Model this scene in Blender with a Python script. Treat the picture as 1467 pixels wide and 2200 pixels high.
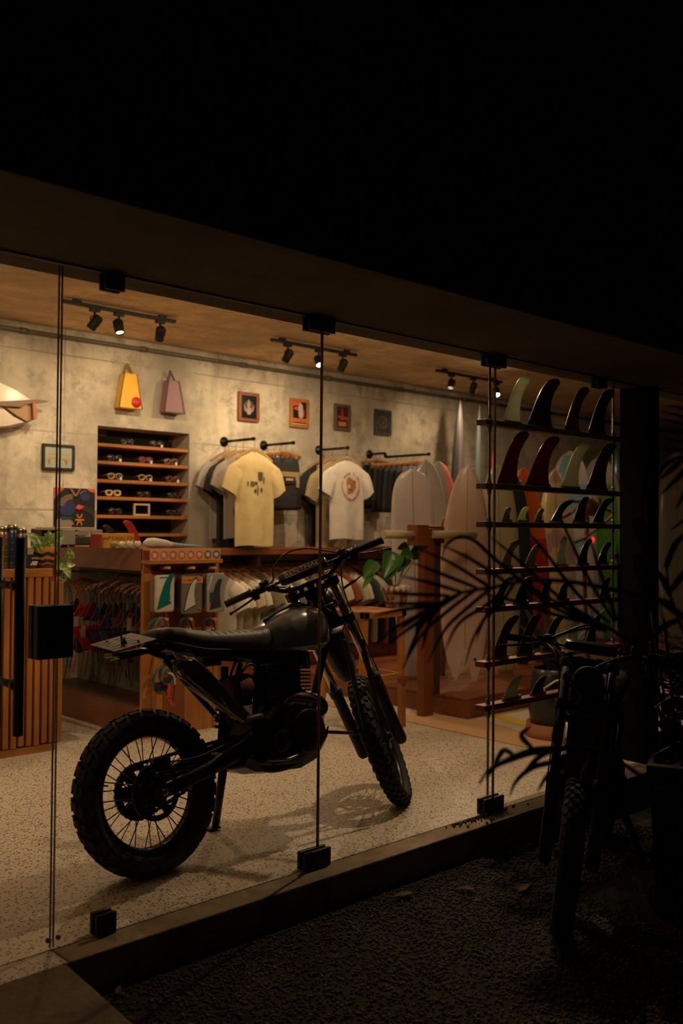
import bpy, bmesh, math, random
from mathutils import Vector as V, Matrix as M
import numpy as np
rnd = random.Random(7)
PI = math.pi
for o in list(bpy.data.objects): bpy.data.objects.remove(o)
SC = bpy.context.scene
COL = SC.collection

# ---------------------------------------------------------------- camera
F, H, CX, CY = 2080.0, 1.38, 733.5, 1100.0          # focal length in pixels of the 1467x2200 frame, eye height
_roll = 0.0085; _pitch = math.atan((1139.5 - CY) / F); _az = math.atan((2916 - CX) / F)
_fw0 = V((math.cos(_az), math.sin(_az), 0)); _rt0 = V((math.sin(_az), -math.cos(_az), 0)); _up0 = V((0, 0, 1))
FW = _fw0 * math.cos(_pitch) + _up0 * math.sin(_pitch); _up1 = _up0 * math.cos(_pitch) - _fw0 * math.sin(_pitch)
RT = _rt0 * math.cos(_roll) + _up1 * math.sin(_roll); UP = _up1 * math.cos(_roll) - _rt0 * math.sin(_roll)
CAM = V((0, 0, H))
cd = bpy.data.cameras.new('camera'); cam = bpy.data.objects.new('camera', cd); COL.objects.link(cam)
cam.matrix_world = M(((RT.x, UP.x, -FW.x, 0), (RT.y, UP.y, -FW.y, 0), (RT.z, UP.z, -FW.z, H), (0, 0, 0, 1)))
cd.sensor_fit = 'VERTICAL'; cd.sensor_height = 36; cd.lens = F * 36 / 2200
cd.dof.use_dof = True; cd.dof.focus_distance = 4.35; cd.dof.aperture_fstop = 2.3
cd.clip_start = 0.05
SC.camera = cam
# ---------------------------------------------------------------- world, exposure
w = bpy.data.worlds.new('night'); SC.world = w; w.use_nodes = True
w.node_tree.nodes['Background'].inputs[0].default_value = (0.55, 0.36, 0.16, 1)
w.node_tree.nodes['Background'].inputs[1].default_value = 0.0022
SC.view_settings.view_transform = 'Standard'; SC.view_settings.look = 'None'
SC.view_settings.exposure = 0.0; SC.view_settings.gamma = 1; SC.view_settings.use_curve_mapping = False
WARM = (1.0, 0.73, 0.47)
SPOT_W = 40.0

def ray(px, py): return FW + RT * ((px - CX) / F) - UP * ((py - CY) / F)
def onZ(px, py, z=0.0): d = ray(px, py); return CAM + d * ((z - H) / d.z)
def onY(px, py, y): d = ray(px, py); return CAM + d * (y / d.y)
def onX(px, py, x): d = ray(px, py); return CAM + d * (x / d.x)
def atD(px, py, t): return CAM + ray(px, py) * t
def proj(p):
    q = V(p) - CAM; z = q.dot(FW)
    return (CX + F * q.dot(RT) / z, CY - F * q.dot(UP) / z)

# ---------------------------------------------------------------- materials
def new_mat(name):
    m = bpy.data.materials.new(name); m.use_nodes = True
    return m, m.node_tree, m.node_tree.nodes['Principled BSDF']
def mixc(nt, fac, a, b):
    n = nt.nodes.new('ShaderNodeMix'); n.data_type = 'RGBA'
    if isinstance(fac, (int, float)): n.inputs[0].default_value = fac
    else: nt.links.new(fac, n.inputs[0])
    for s, x in ((6, a), (7, b)):
        if isinstance(x, tuple): n.inputs[s].default_value = (*x[:3], 1)
        else: nt.links.new(x, n.inputs[s])
    return n.outputs[2]
def math_(nt, op, a, b=0.5):
    n = nt.nodes.new('ShaderNodeMath'); n.operation = op
    for i, x in enumerate((a, b)):
        if isinstance(x, (int, float)): n.inputs[i].default_value = x
        else: nt.links.new(x, n.inputs[i])
    return n.outputs[0]
def coords(nt, scale=(1, 1, 1), kind='Object'):
    t = nt.nodes.new('ShaderNodeTexCoord'); m = nt.nodes.new('ShaderNodeMapping'); m.inputs[3].default_value = scale
    nt.links.new(t.outputs[kind], m.inputs[0]); return m.outputs[0]
def noise(nt, vec, scale, detail=3, rough=.55):
    n = nt.nodes.new('ShaderNodeTexNoise'); n.inputs['Scale'].default_value = scale
    n.inputs['Detail'].default_value = detail; n.inputs['Roughness'].default_value = rough
    nt.links.new(vec, n.inputs['Vector']); return n.outputs['Fac']
def ramp(nt, fac, p0, p1):
    n = nt.nodes.new('ShaderNodeMapRange'); n.inputs[1].default_value = p0; n.inputs[2].default_value = p1
    nt.links.new(fac, n.inputs[0]); return n.outputs[0]
def bump(nt, b, h, strength, dist=.01):
    n = nt.nodes.new('ShaderNodeBump'); n.inputs['Strength'].default_value = strength; n.inputs['Distance'].default_value = dist
    nt.links.new(h, n.inputs['Height']); nt.links.new(n.outputs[0], b.inputs['Normal'])
_mc = {}
def mat(c, rough=.6, metal=0, var=.15, vscale=9, bmp=0, bscale=60, coat=0, trans=0, emit=0):
    """plain procedural material: colour with soft noise variation, optional bump"""
    key = (c, rough, metal, var, vscale, bmp, bscale, coat, trans, emit)
    if key in _mc: return _mc[key]
    m, nt, b = new_mat('m%d' % len(_mc))
    vec = coords(nt)
    f = noise(nt, vec, vscale)
    dark = tuple(x * (1 - var) for x in c); lite = tuple(min(1, x * (1 + var)) for x in c)
    nt.links.new(mixc(nt, f, dark, lite), b.inputs['Base Color'])
    b.inputs['Roughness'].default_value = rough; b.inputs['Metallic'].default_value = metal
    b.inputs['Coat Weight'].default_value = coat; b.inputs['Coat Roughness'].default_value = .12
    if trans: b.inputs['Transmission Weight'].default_value = trans
    if emit:
        b.inputs['Emission Color'].default_value = (*c, 1); b.inputs['Emission Strength'].default_value = emit
    if bmp: bump(nt, b, noise(nt, vec, bscale, 2), bmp)
    _mc[key] = m; return m
def wood(name, c1, c2, axis='z', rough=.45, coat=.15, sc=1.0):
    m, nt, b = new_mat(name)
    s = {'x': (1.2, 16, 16), 'y': (16, 1.2, 16), 'z': (16, 16, 1.2)}[axis]
    vec = coords(nt, tuple(v * sc for v in s)); n1 = noise(nt, vec, 1.6, 5, .6); n2 = noise(nt, coords(nt), 2.2, 2)
    col = mixc(nt, ramp(nt, n1, .3, .7), c1, c2); col = mixc(nt, ramp(nt, n2, .35, .8), col, tuple(x * .6 for x in c1))
    nt.links.new(col, b.inputs['Base Color']); b.inputs['Roughness'].default_value = rough
    b.inputs['Coat Weight'].default_value = coat; b.inputs['Coat Roughness'].default_value = .2
    bump(nt, b, n1, .15, .004); return m
def concrete(name, c, lines=True, horiz=False, dark=.45):
    m, nt, b = new_mat(name)
    vec = coords(nt); big = noise(nt, vec, .9, 5, .65); mid = noise(nt, vec, 5, 6, .7); fine = noise(nt, vec, 60, 3)
    streak = noise(nt, coords(nt, (3, 3, .5) if not horiz else (.5, 3, 3)), 2.2, 5, .7)
    d = tuple(x * dark for x in c)
    col = mixc(nt, ramp(nt, big, .38, .60), tuple(x * .52 for x in c), c)
    col = mixc(nt, math_(nt, 'MULTIPLY', ramp(nt, mid, .50, .66), .95), col, d)
    col = mixc(nt, math_(nt, 'MULTIPLY', ramp(nt, noise(nt, vec, 2.6, 8, .75), .52, .62), .6), col, tuple(x * .55 for x in c))
    col = mixc(nt, ramp(nt, streak, .50, .80), col, tuple(x * .58 for x in c))
    hgt = fine
    if lines:
        sep = nt.nodes.new('ShaderNodeSeparateXYZ'); nt.links.new(vec, sep.inputs[0])
        a, bb = (sep.outputs[2], sep.outputs[0]) if not horiz else (sep.outputs[1], sep.outputs[0])
        wob = math_(nt, 'MULTIPLY', mid, .012)
        def line(src, per, wid):
            s = math_(nt, 'ADD', src, wob); fr = math_(nt, 'FRACT', math_(nt, 'DIVIDE', s, per), 0)
            dd = math_(nt, 'ABSOLUTE', math_(nt, 'SUBTRACT', fr, .5), 0)
            return math_(nt, 'LESS_THAN', dd, wid / per)
        l1 = line(a, .61, .006); l2 = line(bb, 2.44, .005)
        lm = math_(nt, 'MULTIPLY', math_(nt, 'MAXIMUM', l1, l2), ramp(nt, big, .35, .6))
        col = mixc(nt, math_(nt, 'MULTIPLY', lm, .8), col, d)
        hgt = math_(nt, 'SUBTRACT', math_(nt, 'MULTIPLY', fine, .5), lm)
    nt.links.new(col, b.inputs['Base Color']); b.inputs['Roughness'].default_value = .82
    bump(nt, b, hgt, .35, .01); return m
def terrazzo(name):
    m, nt, b = new_mat(name)
    vec = coords(nt, (1, 1.0, 1))
    v = nt.nodes.new('ShaderNodeTexVoronoi'); v.inputs['Scale'].default_value = 88; nt.links.new(vec, v.inputs['Vector'])
    v2 = nt.nodes.new('ShaderNodeTexVoronoi'); v2.inputs['Scale'].default_value = 190; nt.links.new(vec, v2.inputs['Vector'])
    sep = nt.nodes.new('ShaderNodeSeparateColor'); nt.links.new(v.outputs['Color'], sep.inputs[0])
    sep2 = nt.nodes.new('ShaderNodeSeparateColor'); nt.links.new(v2.outputs['Color'], sep2.inputs[0])
    base = mixc(nt, noise(nt, vec, 1.3, 4), (.56, .48, .38), (.68, .59, .48))
    d1 = math_(nt, 'MULTIPLY', math_(nt, 'LESS_THAN', v.outputs['Distance'], .44), math_(nt, 'GREATER_THAN', sep.outputs[0], .58))
    d2 = math_(nt, 'MULTIPLY', math_(nt, 'LESS_THAN', v2.outputs['Distance'], .36), math_(nt, 'GREATER_THAN', sep2.outputs[0], .62))
    chip = mixc(nt, sep.outputs[1], (.04, .028, .018), (.20, .14, .09))
    col = mixc(nt, d2, base, (.24, .19, .14)); col = mixc(nt, d1, col, chip)
    nt.links.new(col, b.inputs['Base Color']); b.inputs['Roughness'].default_value = .42
    return m
def translucent(c, amt=.5, rough=.35, var=.12, vscale=9, c2=None, n0=.5, n1=.58):
    """thin resin or leaf: lets light from behind through"""
    m, nt, b = new_mat('thin'); vec = coords(nt); f = noise(nt, vec, vscale, 3)
    col = mixc(nt, ramp(nt, f, n0, n1), c, c2) if c2 else mixc(nt, f, tuple(x * (1 - var) for x in c), tuple(x * (1 + var) for x in c))
    nt.links.new(col, b.inputs['Base Color']); b.inputs['Roughness'].default_value = rough
    t = nt.nodes.new('ShaderNodeBsdfTranslucent'); nt.links.new(col, t.inputs[0]); mx = nt.nodes.new('ShaderNodeMixShader'); mx.inputs[0].default_value = amt
    o = nt.nodes['Material Output']; nt.links.new(b.outputs[0], mx.inputs[1]); nt.links.new(t.outputs[0], mx.inputs[2]); nt.links.new(mx.outputs[0], o.inputs[0]); return m
def glassmat(name, tint=(.93, .93, .88), refl=.9):
    m = bpy.data.materials.new(name); m.use_nodes = True; nt = m.node_tree; nt.nodes.clear()
    o = nt.nodes.new('ShaderNodeOutputMaterial'); t = nt.nodes.new('ShaderNodeBsdfTransparent'); t.inputs[0].default_value = (*tint, 1)
    g = nt.nodes.new('ShaderNodeBsdfGlossy'); g.inputs[1].default_value = .02; g.inputs[0].default_value = (refl, refl, refl, 1)
    lw = nt.nodes.new('ShaderNodeLayerWeight'); lw.inputs[0].default_value = .5; mx = nt.nodes.new('ShaderNodeMixShader')
    fz = math_(nt, 'ADD', math_(nt, 'MULTIPLY', math_(nt, 'POWER', lw.outputs['Facing'], 5.0), .5), .018)
    nt.links.new(fz, mx.inputs[0]); nt.links.new(t.outputs[0], mx.inputs[1]); nt.links.new(g.outputs[0], mx.inputs[2])
    nt.links.new(mx.outputs[0], o.inputs[0]); return m

BLACK = mat((.012, .011, .010), .55); RUBBER = mat((.018, .016, .014), .75, bmp=.3)
BMETAL = mat((.022, .02, .018), .32, .6); CHROME = mat((.55, .5, .44), .16, 1, .05)
STEEL = mat((.32, .28, .22), .3, 1, .1); ALU = mat((.40, .36, .30), .36, .9, .1)
WOODO = {a: wood('teak_' + a, (.36, .125, .022), (.56, .215, .04), a) for a in 'xyz'}
WOODR = {a: wood('redwood_' + a, (.20, .055, .014), (.30, .085, .02), a) for a in 'xyz'}
WOODD = {a: wood('darkwood_' + a, (.07, .030, .012), (.13, .055, .022), a) for a in 'xyz'}
WOODL = {a: wood('palewood_' + a, (.50, .30, .12), (.62, .40, .18), a) for a in 'xyz'}
WHITE = mat((.62, .58, .52), .6); PAPER = mat((.6, .55, .46), .7)

# ---------------------------------------------------------------- mesh builder
def basis(d):
    d = V(d).normalized(); a = V((0, 0, 1)) if abs(d.z) < .9 else V((1, 0, 0))
    u = d.cross(a).normalized(); return u, d.cross(u).normalized()
def bez(p, n):
    out = []
    for i in range(n + 1):
        t = i / n; q = [V(x) for x in p]
        while len(q) > 1: q = [q[k].lerp(q[k + 1], t) for k in range(len(q) - 1)]
        out.append(q[0])
    return out
def spline(pts, n=6):
    P = [V(p) for p in pts]; P = [P[0] * 2 - P[1]] + P + [P[-1] * 2 - P[-2]]; out = []
    for i in range(1, len(P) - 2):
        a, b, c, d = P[i - 1:i + 3]
        for k in range(n):
            t = k / n
            out.append(.5 * ((2 * b) + (c - a) * t + (2 * a - 5 * b + 4 * c - d) * t * t + (3 * b - a - 3 * c + d) * t ** 3))
    out.append(P[-2]); return out
def wm(o):
    m = M.Identity(4)
    while o: m = o.matrix_basis @ m; o = o.parent
    return m
class MB:
    def __init__(s): s.v = []; s.f = []; s.m = []; s.s = []
    def add(s, vs, fs, mi=0, sm=False):
        k = len(s.v); s.v += [V(x) for x in vs]
        for f in fs: s.f.append([i + k for i in f]); s.m.append(mi); s.s.append(sm)
        return s
    def bx(s, x0, x1, y0, y1, z0, z1, mi=0):
        if x0 > x1: x0, x1 = x1, x0
        if y0 > y1: y0, y1 = y1, y0
        if z0 > z1: z0, z1 = z1, z0
        return s.add([(x, y, z) for x in (x0, x1) for y in (y0, y1) for z in (z0, z1)],
                     [(0, 1, 3, 2), (4, 6, 7, 5), (0, 4, 5, 1), (2, 3, 7, 6), (0, 2, 6, 4), (1, 5, 7, 3)], mi)
    def obx(s, c, ax, ay, az, mi=0):
        """box from centre and three half-axis vectors"""
        c, ax, ay, az = V(c), V(ax), V(ay), V(az)
        if ax.cross(ay).dot(az) < 0: ax = -ax
        return s.add([c + ax * i + ay * j + az * k for i in (-1, 1) for j in (-1, 1) for k in (-1, 1)],
                     [(0, 1, 3, 2), (4, 6, 7, 5), (0, 4, 5, 1), (2, 3, 7, 6), (0, 2, 6, 4), (1, 5, 7, 3)], mi)
    def loft(s, secs, mi=0, sm=True, closed=True, caps=True):
        n = len(secs[0]); vs = [p for q in secs for p in q]; fs = []
        for i in range(len(secs) - 1):
            for j in range(n if closed else n - 1):
                a = i * n + j; b = i * n + (j + 1) % n; fs.append((a, b, b + n, a + n))
        s.add(vs, fs, mi, sm)
        if caps and closed:
            s.add(secs[0], [list(range(n))[::-1]], mi); s.add(secs[-1], [list(range(n))], mi)
        return s
    def tube(s, pts, r, n=8, mi=0, sm=True, caps=True):
        pts = [V(p) for p in pts]; R = r if isinstance(r, (list, tuple)) else [r] * len(pts)
        secs = []; u = None
        for i, p in enumerate(pts):
            d = (pts[min(i + 1, len(pts) - 1)] - pts[max(i - 1, 0)]).normalized()
            if u is None: u, _ = basis(d)
            u = (u - d * u.dot(d)); u = u.normalized() if u.length > 1e-6 else basis(d)[0]
            v = d.cross(u); secs.append([p + (u * math.cos(a) + v * math.sin(a)) * R[i] for a in [2 * PI * k / n for k in range(n)]])
        return s.loft(secs, mi, sm, True, caps)
    def lathe(s, prof, o=(0, 0, 0), ax=(0, 0, 1), n=20, mi=0, sm=True, caps=True, closed=False):
        o = V(o); ax = V(ax).normalized(); u, v = basis(ax); secs = []
        for r, z in prof + ([prof[0]] if closed else []):
            secs.append([o + ax * z + (u * math.cos(a) + v * math.sin(a)) * r for a in [2 * PI * k / n for k in range(n)]])
        return s.loft(secs, mi, sm, True, caps and not closed)
    def prism(s, poly, th, mi=0, sm=False):
        """poly: 3D points, th: thickness vector (centred)"""
        th = V(th) / 2; P = [V(p) for p in poly]; n = len(P)
        s.add([p - th for p in P] + [p + th for p in P],
              [list(range(n))[::-1], [i + n for i in range(n)]] + [(i, (i + 1) % n, (i + 1) % n + n, i + n) for i in range(n)], mi, sm)
        return s
    def ball(s, c, r, n=12, mi=0):
        r = (r, r, r) if isinstance(r, (int, float)) else r; c = V(c); h = max(4, n // 2); secs = []
        for i in range(h + 1):
            a = PI * i / h; rr = max(math.sin(a), 1e-3)
            secs.append([c + V((r[0] * rr * math.cos(2 * PI * k / n), r[1] * rr * math.sin(2 * PI * k / n), -r[2] * math.cos(a))) for k in range(n)])
        return s.loft(secs, mi, True, True, False)
    def build(s, name, mats, parent=None, local=False, bevel=0, kind=None, label=None, loc=None):
        me = bpy.data.meshes.new(name); inv = M.Identity(4)
        o = bpy.data.objects.new(name, me); COL.objects.link(o)
        if parent is not None:
            o.parent = parent
            if not local: inv = wm(parent).inverted()
        elif loc is not None:
            o.location = loc; inv = M.Translation(-V(loc)) if not local else inv
        me.from_pydata([tuple(inv @ p) for p in s.v], [], s.f)
        for m in (mats if isinstance(mats, (list, tuple)) else [mats]): me.materials.append(m)
        me.polygons.foreach_set('material_index', s.m); me.polygons.foreach_set('use_smooth', s.s)
        me.update()
        bm = bmesh.new(); bm.from_mesh(me); bmesh.ops.remove_doubles(bm, verts=bm.verts, dist=1e-6)
        bmesh.ops.recalc_face_normals(bm, faces=bm.faces); bm.to_mesh(me); bm.free()
        if bevel:
            b = o.modifiers.new('bevel', 'BEVEL'); b.width = bevel; b.segments = 2; b.limit_method = 'ANGLE'; b.angle_limit = .7
        if kind: o['kind'] = kind
        if label: o['label'] = label
        return o
def tag(o, label, cat, group=None):
    o['label'] = label; o['category'] = cat
    if group: o['group'] = group
    return o
def thing(name, label, cat, loc, group=None, rz=0):
    o = bpy.data.objects.new(name, None); COL.objects.link(o); o.location = loc; o.rotation_euler = (0, 0, rz); o.empty_display_size = .05
    return tag(o, label, cat, group)
def struct(o): o['kind'] = 'structure'; return o
KIDS = {}
def copy_tree(o, label=None, parent=None):
    c = o.copy(); COL.objects.link(c); c.parent = parent
    if label: c['label'] = label
    for ch in [k for k in list(bpy.data.objects) if k.parent == o]: copy_tree(ch, None, c)
    return c
def text(name, s, size, o, u, v, material, parent, ext=.0008, align='CENTER', sx=1.0):
    """flat lettering: baseline centre o, u along the line, v up"""
    c = bpy.data.curves.new(name, 'FONT'); c.body = s; c.size = size; c.extrude = ext; c.align_x = align; c.align_y = 'CENTER'; c.resolution_u = 2
    t = bpy.data.objects.new(name, c); COL.objects.link(t)
    bpy.context.view_layer.update()
    me = bpy.data.meshes.new_from_object(t.evaluated_get(bpy.context.evaluated_depsgraph_get()))
    bpy.data.objects.remove(t)
    u = V(u).normalized(); v = V(v).normalized(); w_ = u.cross(v); o = V(o)
    inv = wm(parent).inverted() if parent else M.Identity(4)
    for vt in me.vertices:
        p = vt.co.copy(); vt.co = inv @ (o + u * p.x * sx + v * p.y + w_ * p.z)
    me.name = name; me.materials.clear(); me.materials.append(material)
    ob = bpy.data.objects.new(name, me); COL.objects.link(ob); ob.parent = parent; return ob
# ================================================================ structure
YG, ZT, YB, ZC = 2.965, 2.262, 7.0, 2.945      # glass plane, soffit height, back wall, ceiling
CONC = concrete('wall_concrete', (.68, .60, .47)); CEILM = concrete('ceiling_concrete', (.95, .70, .40), True, True, .6)
DARKC = concrete('beam_concrete', (.085, .06, .034), True, True, .6)
FLOORM = terrazzo('terrazzo')
m = MB(); m.bx(-2.5, 16, YG - .004, YB + .3, -.3, 0); struct(m.build('floor', FLOORM))
# niche opening in the back wall
nx0, nx1 = onY(210, 915, YB).x, onY(407, 928, YB).x
nz1 = onY(210, 914, YB).z; nz0 = .95
m = MB()
m.bx(-2.5, nx0, YB, YB + .3, 0, ZC); m.bx(nx1, 16, YB, YB + .3, 0, ZC); m.bx(nx0, nx1, YB, YB + .3, nz1, ZC); m.bx(nx0, nx1, YB, YB + .3, 0, nz0)
struct(m.build('wall_back', CONC))
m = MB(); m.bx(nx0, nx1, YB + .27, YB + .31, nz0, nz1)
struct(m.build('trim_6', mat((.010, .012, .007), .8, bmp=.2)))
m = MB(); m.bx(-2.5, 16, 2.95, YB + .3, ZC, ZC + .25); struct(m.build('ceiling', CEILM))
m = MB(); m.bx(-2.7, -2.5, 2.3, YB + .3, 0, ZC); struct(m.build('wall_left', CONC))
m = MB(); m.bx(16, 16.2, 2.3, YB + .3, 0, ZC); struct(m.build('wall_right', CONC))
# facade beam over the glass (soffit outside and inside the pane), lifted sections of wall above
m = MB(); m.bx(-2.7, 16, 2.30, 3.13, ZT, ZT + .72); struct(m.build('wall_front', DARKC, bevel=.006))
m = MB(); m.bx(-2.7, 16, 2.34, 2.6, ZT + .72, 6.5); struct(m.build('wall_front_upper', concrete('facade_dark', (.10, .075, .045), True, False)))
# recess strip that takes the glass
m = MB(); m.bx(-2.5, 16, YG - .012, YG + .012, ZT - .006, ZT + .004); struct(m.build('trim_1', BLACK))
# sill: concrete kerb edge in front of the glass
SILLM = concrete('sill_concrete', (.52, .40, .26), False)
m = MB(); m.bx(1.53, 16, YG - .125, YG - .004, -.32, -.001); struct(m.build('trim_2', SILLM, bevel=.006))
m = MB(); m.bx(-2.5, 1.525, YG - .125, YG - .004, -.32, -.0015); struct(m.build('trim_3', FLOORM, bevel=.004))
# black column
cx0, cx1 = onY(1331, 1100, 3.12).x, onY(1415, 1100, 2.93).x
m = MB(); m.bx(cx0, cx1, 2.93, 3.12, -.3, ZT); PIL = mat((.0035, .003, .0025), .9, bmp=.3); PIL.node_tree.nodes['Principled BSDF'].inputs['Specular IOR Level'].default_value = .08; struct(m.build('wall_pillar', PIL))
# ramp slab outside the door
m = MB()
m.add([(-2.5, 2.84, 0), (1.515, 2.84, 0), (-2.5, 2.84, -.3), (1.515, 2.84, -.3), (-2.5, .6, -.10), (1.40, .6, -.10), (-2.5, .6, -.3), (1.40, .6, -.3)],
      [(0, 1, 5, 4), (2, 6, 7, 3), (1, 3, 7, 5), (0, 4, 6, 2), (0, 2, 3, 1), (4, 5, 7, 6)])
struct(m.build('floor_ramp', concrete('ramp_concrete', (.20, .14, .085), False), bevel=.008))
# ground
GZ = -.13
gm, nt, b = new_mat('gravel_bed'); vec = coords(nt); n1 = noise(nt, vec, 90, 3); n2 = noise(nt, vec, 3, 3)
nt.links.new(mixc(nt, n1, (.008, .006, .0035), (.026, .019, .011)), b.inputs['Base Color']); b.inputs['Roughness'].default_value = .9; bump(nt, b, n1, .8, .01)
m = MB(); m.bx(-6, 18, -6, 2.86, GZ - .2, GZ); struct(m.build('floor_ground', gm))
# glass panes
GL = glassmat('pane_glass'); EDGE = translucent((.36, .28, .20), .8); EDGED = mat((.03, .015, .008), .5)
seams = [1.530, onY(687, 1260, YG).x, onY(1061, 1250, YG).x, cx0 + .02]
xs = [-2.4] + seams + []
spans = [(-2.4, seams[0] - .005), (seams[0] + .003, seams[1] - .001), (seams[1] + .001, seams[2] - .001), (seams[2] + .001, seams[3]), (cx1 - .02, 8.2), (8.205, 12.0), (12.005, 15.9)]
CLAMP = mat((.016, .014, .012), .4, .5)
def clamp(parent, px0, px1, pz, top):
    x0, x1 = onY(px0, pz, YG - .02).x, onY(px1, pz, YG - .02).x
    m = MB()
    z0, z1 = (ZT - .062, ZT) if top else (0, .072)
    m.bx(x0, x1, YG - .026, YG - .008, z0, z1); m.bx(x0, x1, YG + .008, YG + .026, z0, z1)
    m.bx(x0 + .004, x1 - .004, YG - .008, YG + .008, z0 if not top else z1 - .02, z1 if top else z0 + .02)
    return m.build('clamp', CLAMP, parent, bevel=.003)
WIN = []
for i, (a, b_) in enumerate(spans):
    m = MB(); m.bx(a, b_, YG - .005, YG + .005, .004, ZT)
    o = m.build(('door_1' if i == 0 else 'window_%d' % i), GL); struct(o); WIN.append(o)
    m = MB(); m.bx(b_ - .0025, b_ - .0005, YG - .0052, YG + .0052, .004, ZT - .01); m.build('pane_edge', EDGE, o)
    m = MB(); m.bx(a + .0005, a + .0025, YG - .0052, YG + .0052, .004, ZT - .01); m.build('pane_edge', EDGED if i == 1 else EDGE, o)
clamp(WIN[1], 227, 268, 600, True); clamp(WIN[1], 207, 249, 1985, False)
clamp(WIN[2], 665, 719, 700, True); clamp(WIN[2], 654, 709, 1845, False)
clamp(WIN[3], 1048, 1087, 780, True); clamp(WIN[3], 1040, 1081, 1728, False); clamp(WIN[3], 1284, 1303, 820, True)
# bolts at the door foot
for s in (-1, 1):
    m = MB(); m.lathe([(.009, 0), (.009, .006), (.005, .008)], (seams[0] + .018 * s, YG - .006, .035), (0, -1, 0), 12)
    m.build('floor_bolt', STEEL, WIN[0] if s < 0 else WIN[1])
# lock box on the seam
p0, p1 = onY(80, 1303, YG - .03), onY(157, 1303, YG - .03); zb = onY(118, 1415, YG - .03).z
m = MB(); m.bx(p0.x, p1.x, YG - .035, YG - .007, zb, p0.z); m.bx(p0.x, p1.x, YG + .007, YG + .035, zb, p0.z)
m.bx(p0.x + .004, p1.x - .004, YG - .0351, YG - .007, zb + .01, zb + .013)
lb = m.build('lock_box', BLACK, WIN[0], bevel=.003)
m = MB(); m.lathe([(.012, 0), (.012, .006)], ((p0.x + p1.x) / 2 - .02, YG - .036, (p0.z + zb) / 2), (0, -1, 0), 14); m.build('keyhole', STEEL, lb)
# door pull bars
hx = onY(43, 1250, YG - .08); ztop = onY(43, 1155, YG - .08).z; zbot = onY(36, 1581, YG - .08).z
m = MB(); m.tube([(hx.x, YG - .08, zbot), (hx.x, YG - .08, ztop)], .0165, 16); m.build('pull_bar', BLACK, WIN[0])
m = MB(); m.tube([(hx.x, YG + .08, zbot), (hx.x, YG + .08, ztop)], .0165, 16); m.build('pull_bar', BLACK, WIN[0])
for pz in (1258, 1470):
    z = onY(30, pz, YG - .04).z
    m = MB(); m.tube([(hx.x, YG - .08, z), (hx.x, YG + .08, z)], .013, 12); m.tube([(hx.x, YG - .075, z), (hx.x, YG - .045, z)], .019, 14); m.build('standoff', BLACK, WIN[0])
# conduit on the back wall
c0 = onY(0, 703, YB - .02).z
m = MB(); m.tube([(-2.4, YB - .026, c0), (15.9, YB - .026, c0)], .018, 10)
for i in range(13):
    x = 1.2 + i * 1.05; m.lathe([(.024, -.03), (.024, .03)], (x, YB - .026, c0), (1, 0, 0), 10)
tag(m.build('conduit_pipe', mat((.16, .14, .10), .5, .3), loc=(3, YB, c0)), 'thin grey conduit pipe running along the top of the back wall', 'pipe')

# ================================================================ track lights (each carries its own lamps)
def track(pxa, pya, pxb, pyb, heads, label, zt=2.915, xy=None):
    """heads: (t along the rail, aim vector, watts, lit lens, show)"""
    if xy: a, b_ = V(xy[0]), V(xy[1])
    else:
        a, b_ = onZ(pxa, pya, zt), onZ(pxb, pyb, zt); y = (a.y + b_.y) / 2; a.y = b_.y = y
    t = thing('track_light', label, 'track light', ((a.x + b_.x) / 2, a.y, ZC), 'ceiling track lights')
    m = MB(); m.bx(a.x, b_.x, a.y - .018, a.y + .018, zt - .012, zt + .012); m.build('rail', BLACK, t, bevel=.002)
    for q in (.12, .88):
        x = a.x + (b_.x - a.x) * q; m = MB(); m.bx(x - .03, x + .03, a.y - .012, a.y + .012, zt + .012, ZC); m.build('bracket', BLACK, t)
    for q, aim, W_, lit in heads:
        p = a.lerp(b_, q); p.z = zt - .012; d = V(aim).normalized(); u, v = basis(d)
        c = p + V((0, 0, -.10))
        m = MB(); m.bx(p.x - .035, p.x + .035, p.y - .016, p.y + .016, p.z - .022, p.z); m.tube([p, p + V((0, 0, -.05))], .009, 8)
        for s in (-1, 1): m.tube([p + V((0, 0, -.05)), p + V((s * .032, 0, -.06)), c + V((s * .032, 0, 0))], .004, 6)
        hd = m.build('lamp_head', BLACK, t)
        m = MB(); m.lathe([(.02, -.06), (.032, -.05), (.034, .045), (.030, .05), (.027, .035), (.0, .034)], c, d, 18)
        for k in range(4): m.lathe([(.036, -.045 + k * .014), (.036, -.039 + k * .014)], c, d, 18)
        m.build('lamp_shade', BLACK, hd)
        m = MB(); m.lathe([(.0, .0365), (.027, .0365), (.027, .039), (.0, .039)], c, d, 16)
        m.build('lens', LENS if lit else LENS2, hd)
        if W_:
            L = bpy.data.lights.new('spot_lamp', 'SPOT'); L.energy = W_ * SPOT_W; L.color = WARM; L.spot_size = math.radians(140); L.spot_blend = .9; L.shadow_soft_size = .022
            lo = bpy.data.objects.new('spot_lamp', L); COL.objects.link(lo); lo.parent = t
            lo.location = c + d * .06 - t.location; lo.rotation_euler = d.to_track_quat('-Z', 'Y').to_euler()
    return t
LENS = mat((1.0, .92, .80), .3, 0, 0, emit=14.0); LENS2 = mat((1.0, .80, .55), .3, 0, 0, emit=.6)
track(130, 648, 380, 690, [(.27, (-.4, .5, -.8), 1, 0), (.48, (.0, -.35, -.9), 1, 1), (.86, (.2, .6, -.8), 1, 0)], 'black three-lamp ceiling track nearest the glass door, above the sunglasses niche')
track(582, 730, 766, 763, [(.18, (-.1, .6, -.8), 1, 0), (.54, (-.25, -.55, -.75), 1, 1), (.83, (.1, .65, -.8), 1, 0)], 'black three-lamp ceiling track in the middle, above the shirt rails')
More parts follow.
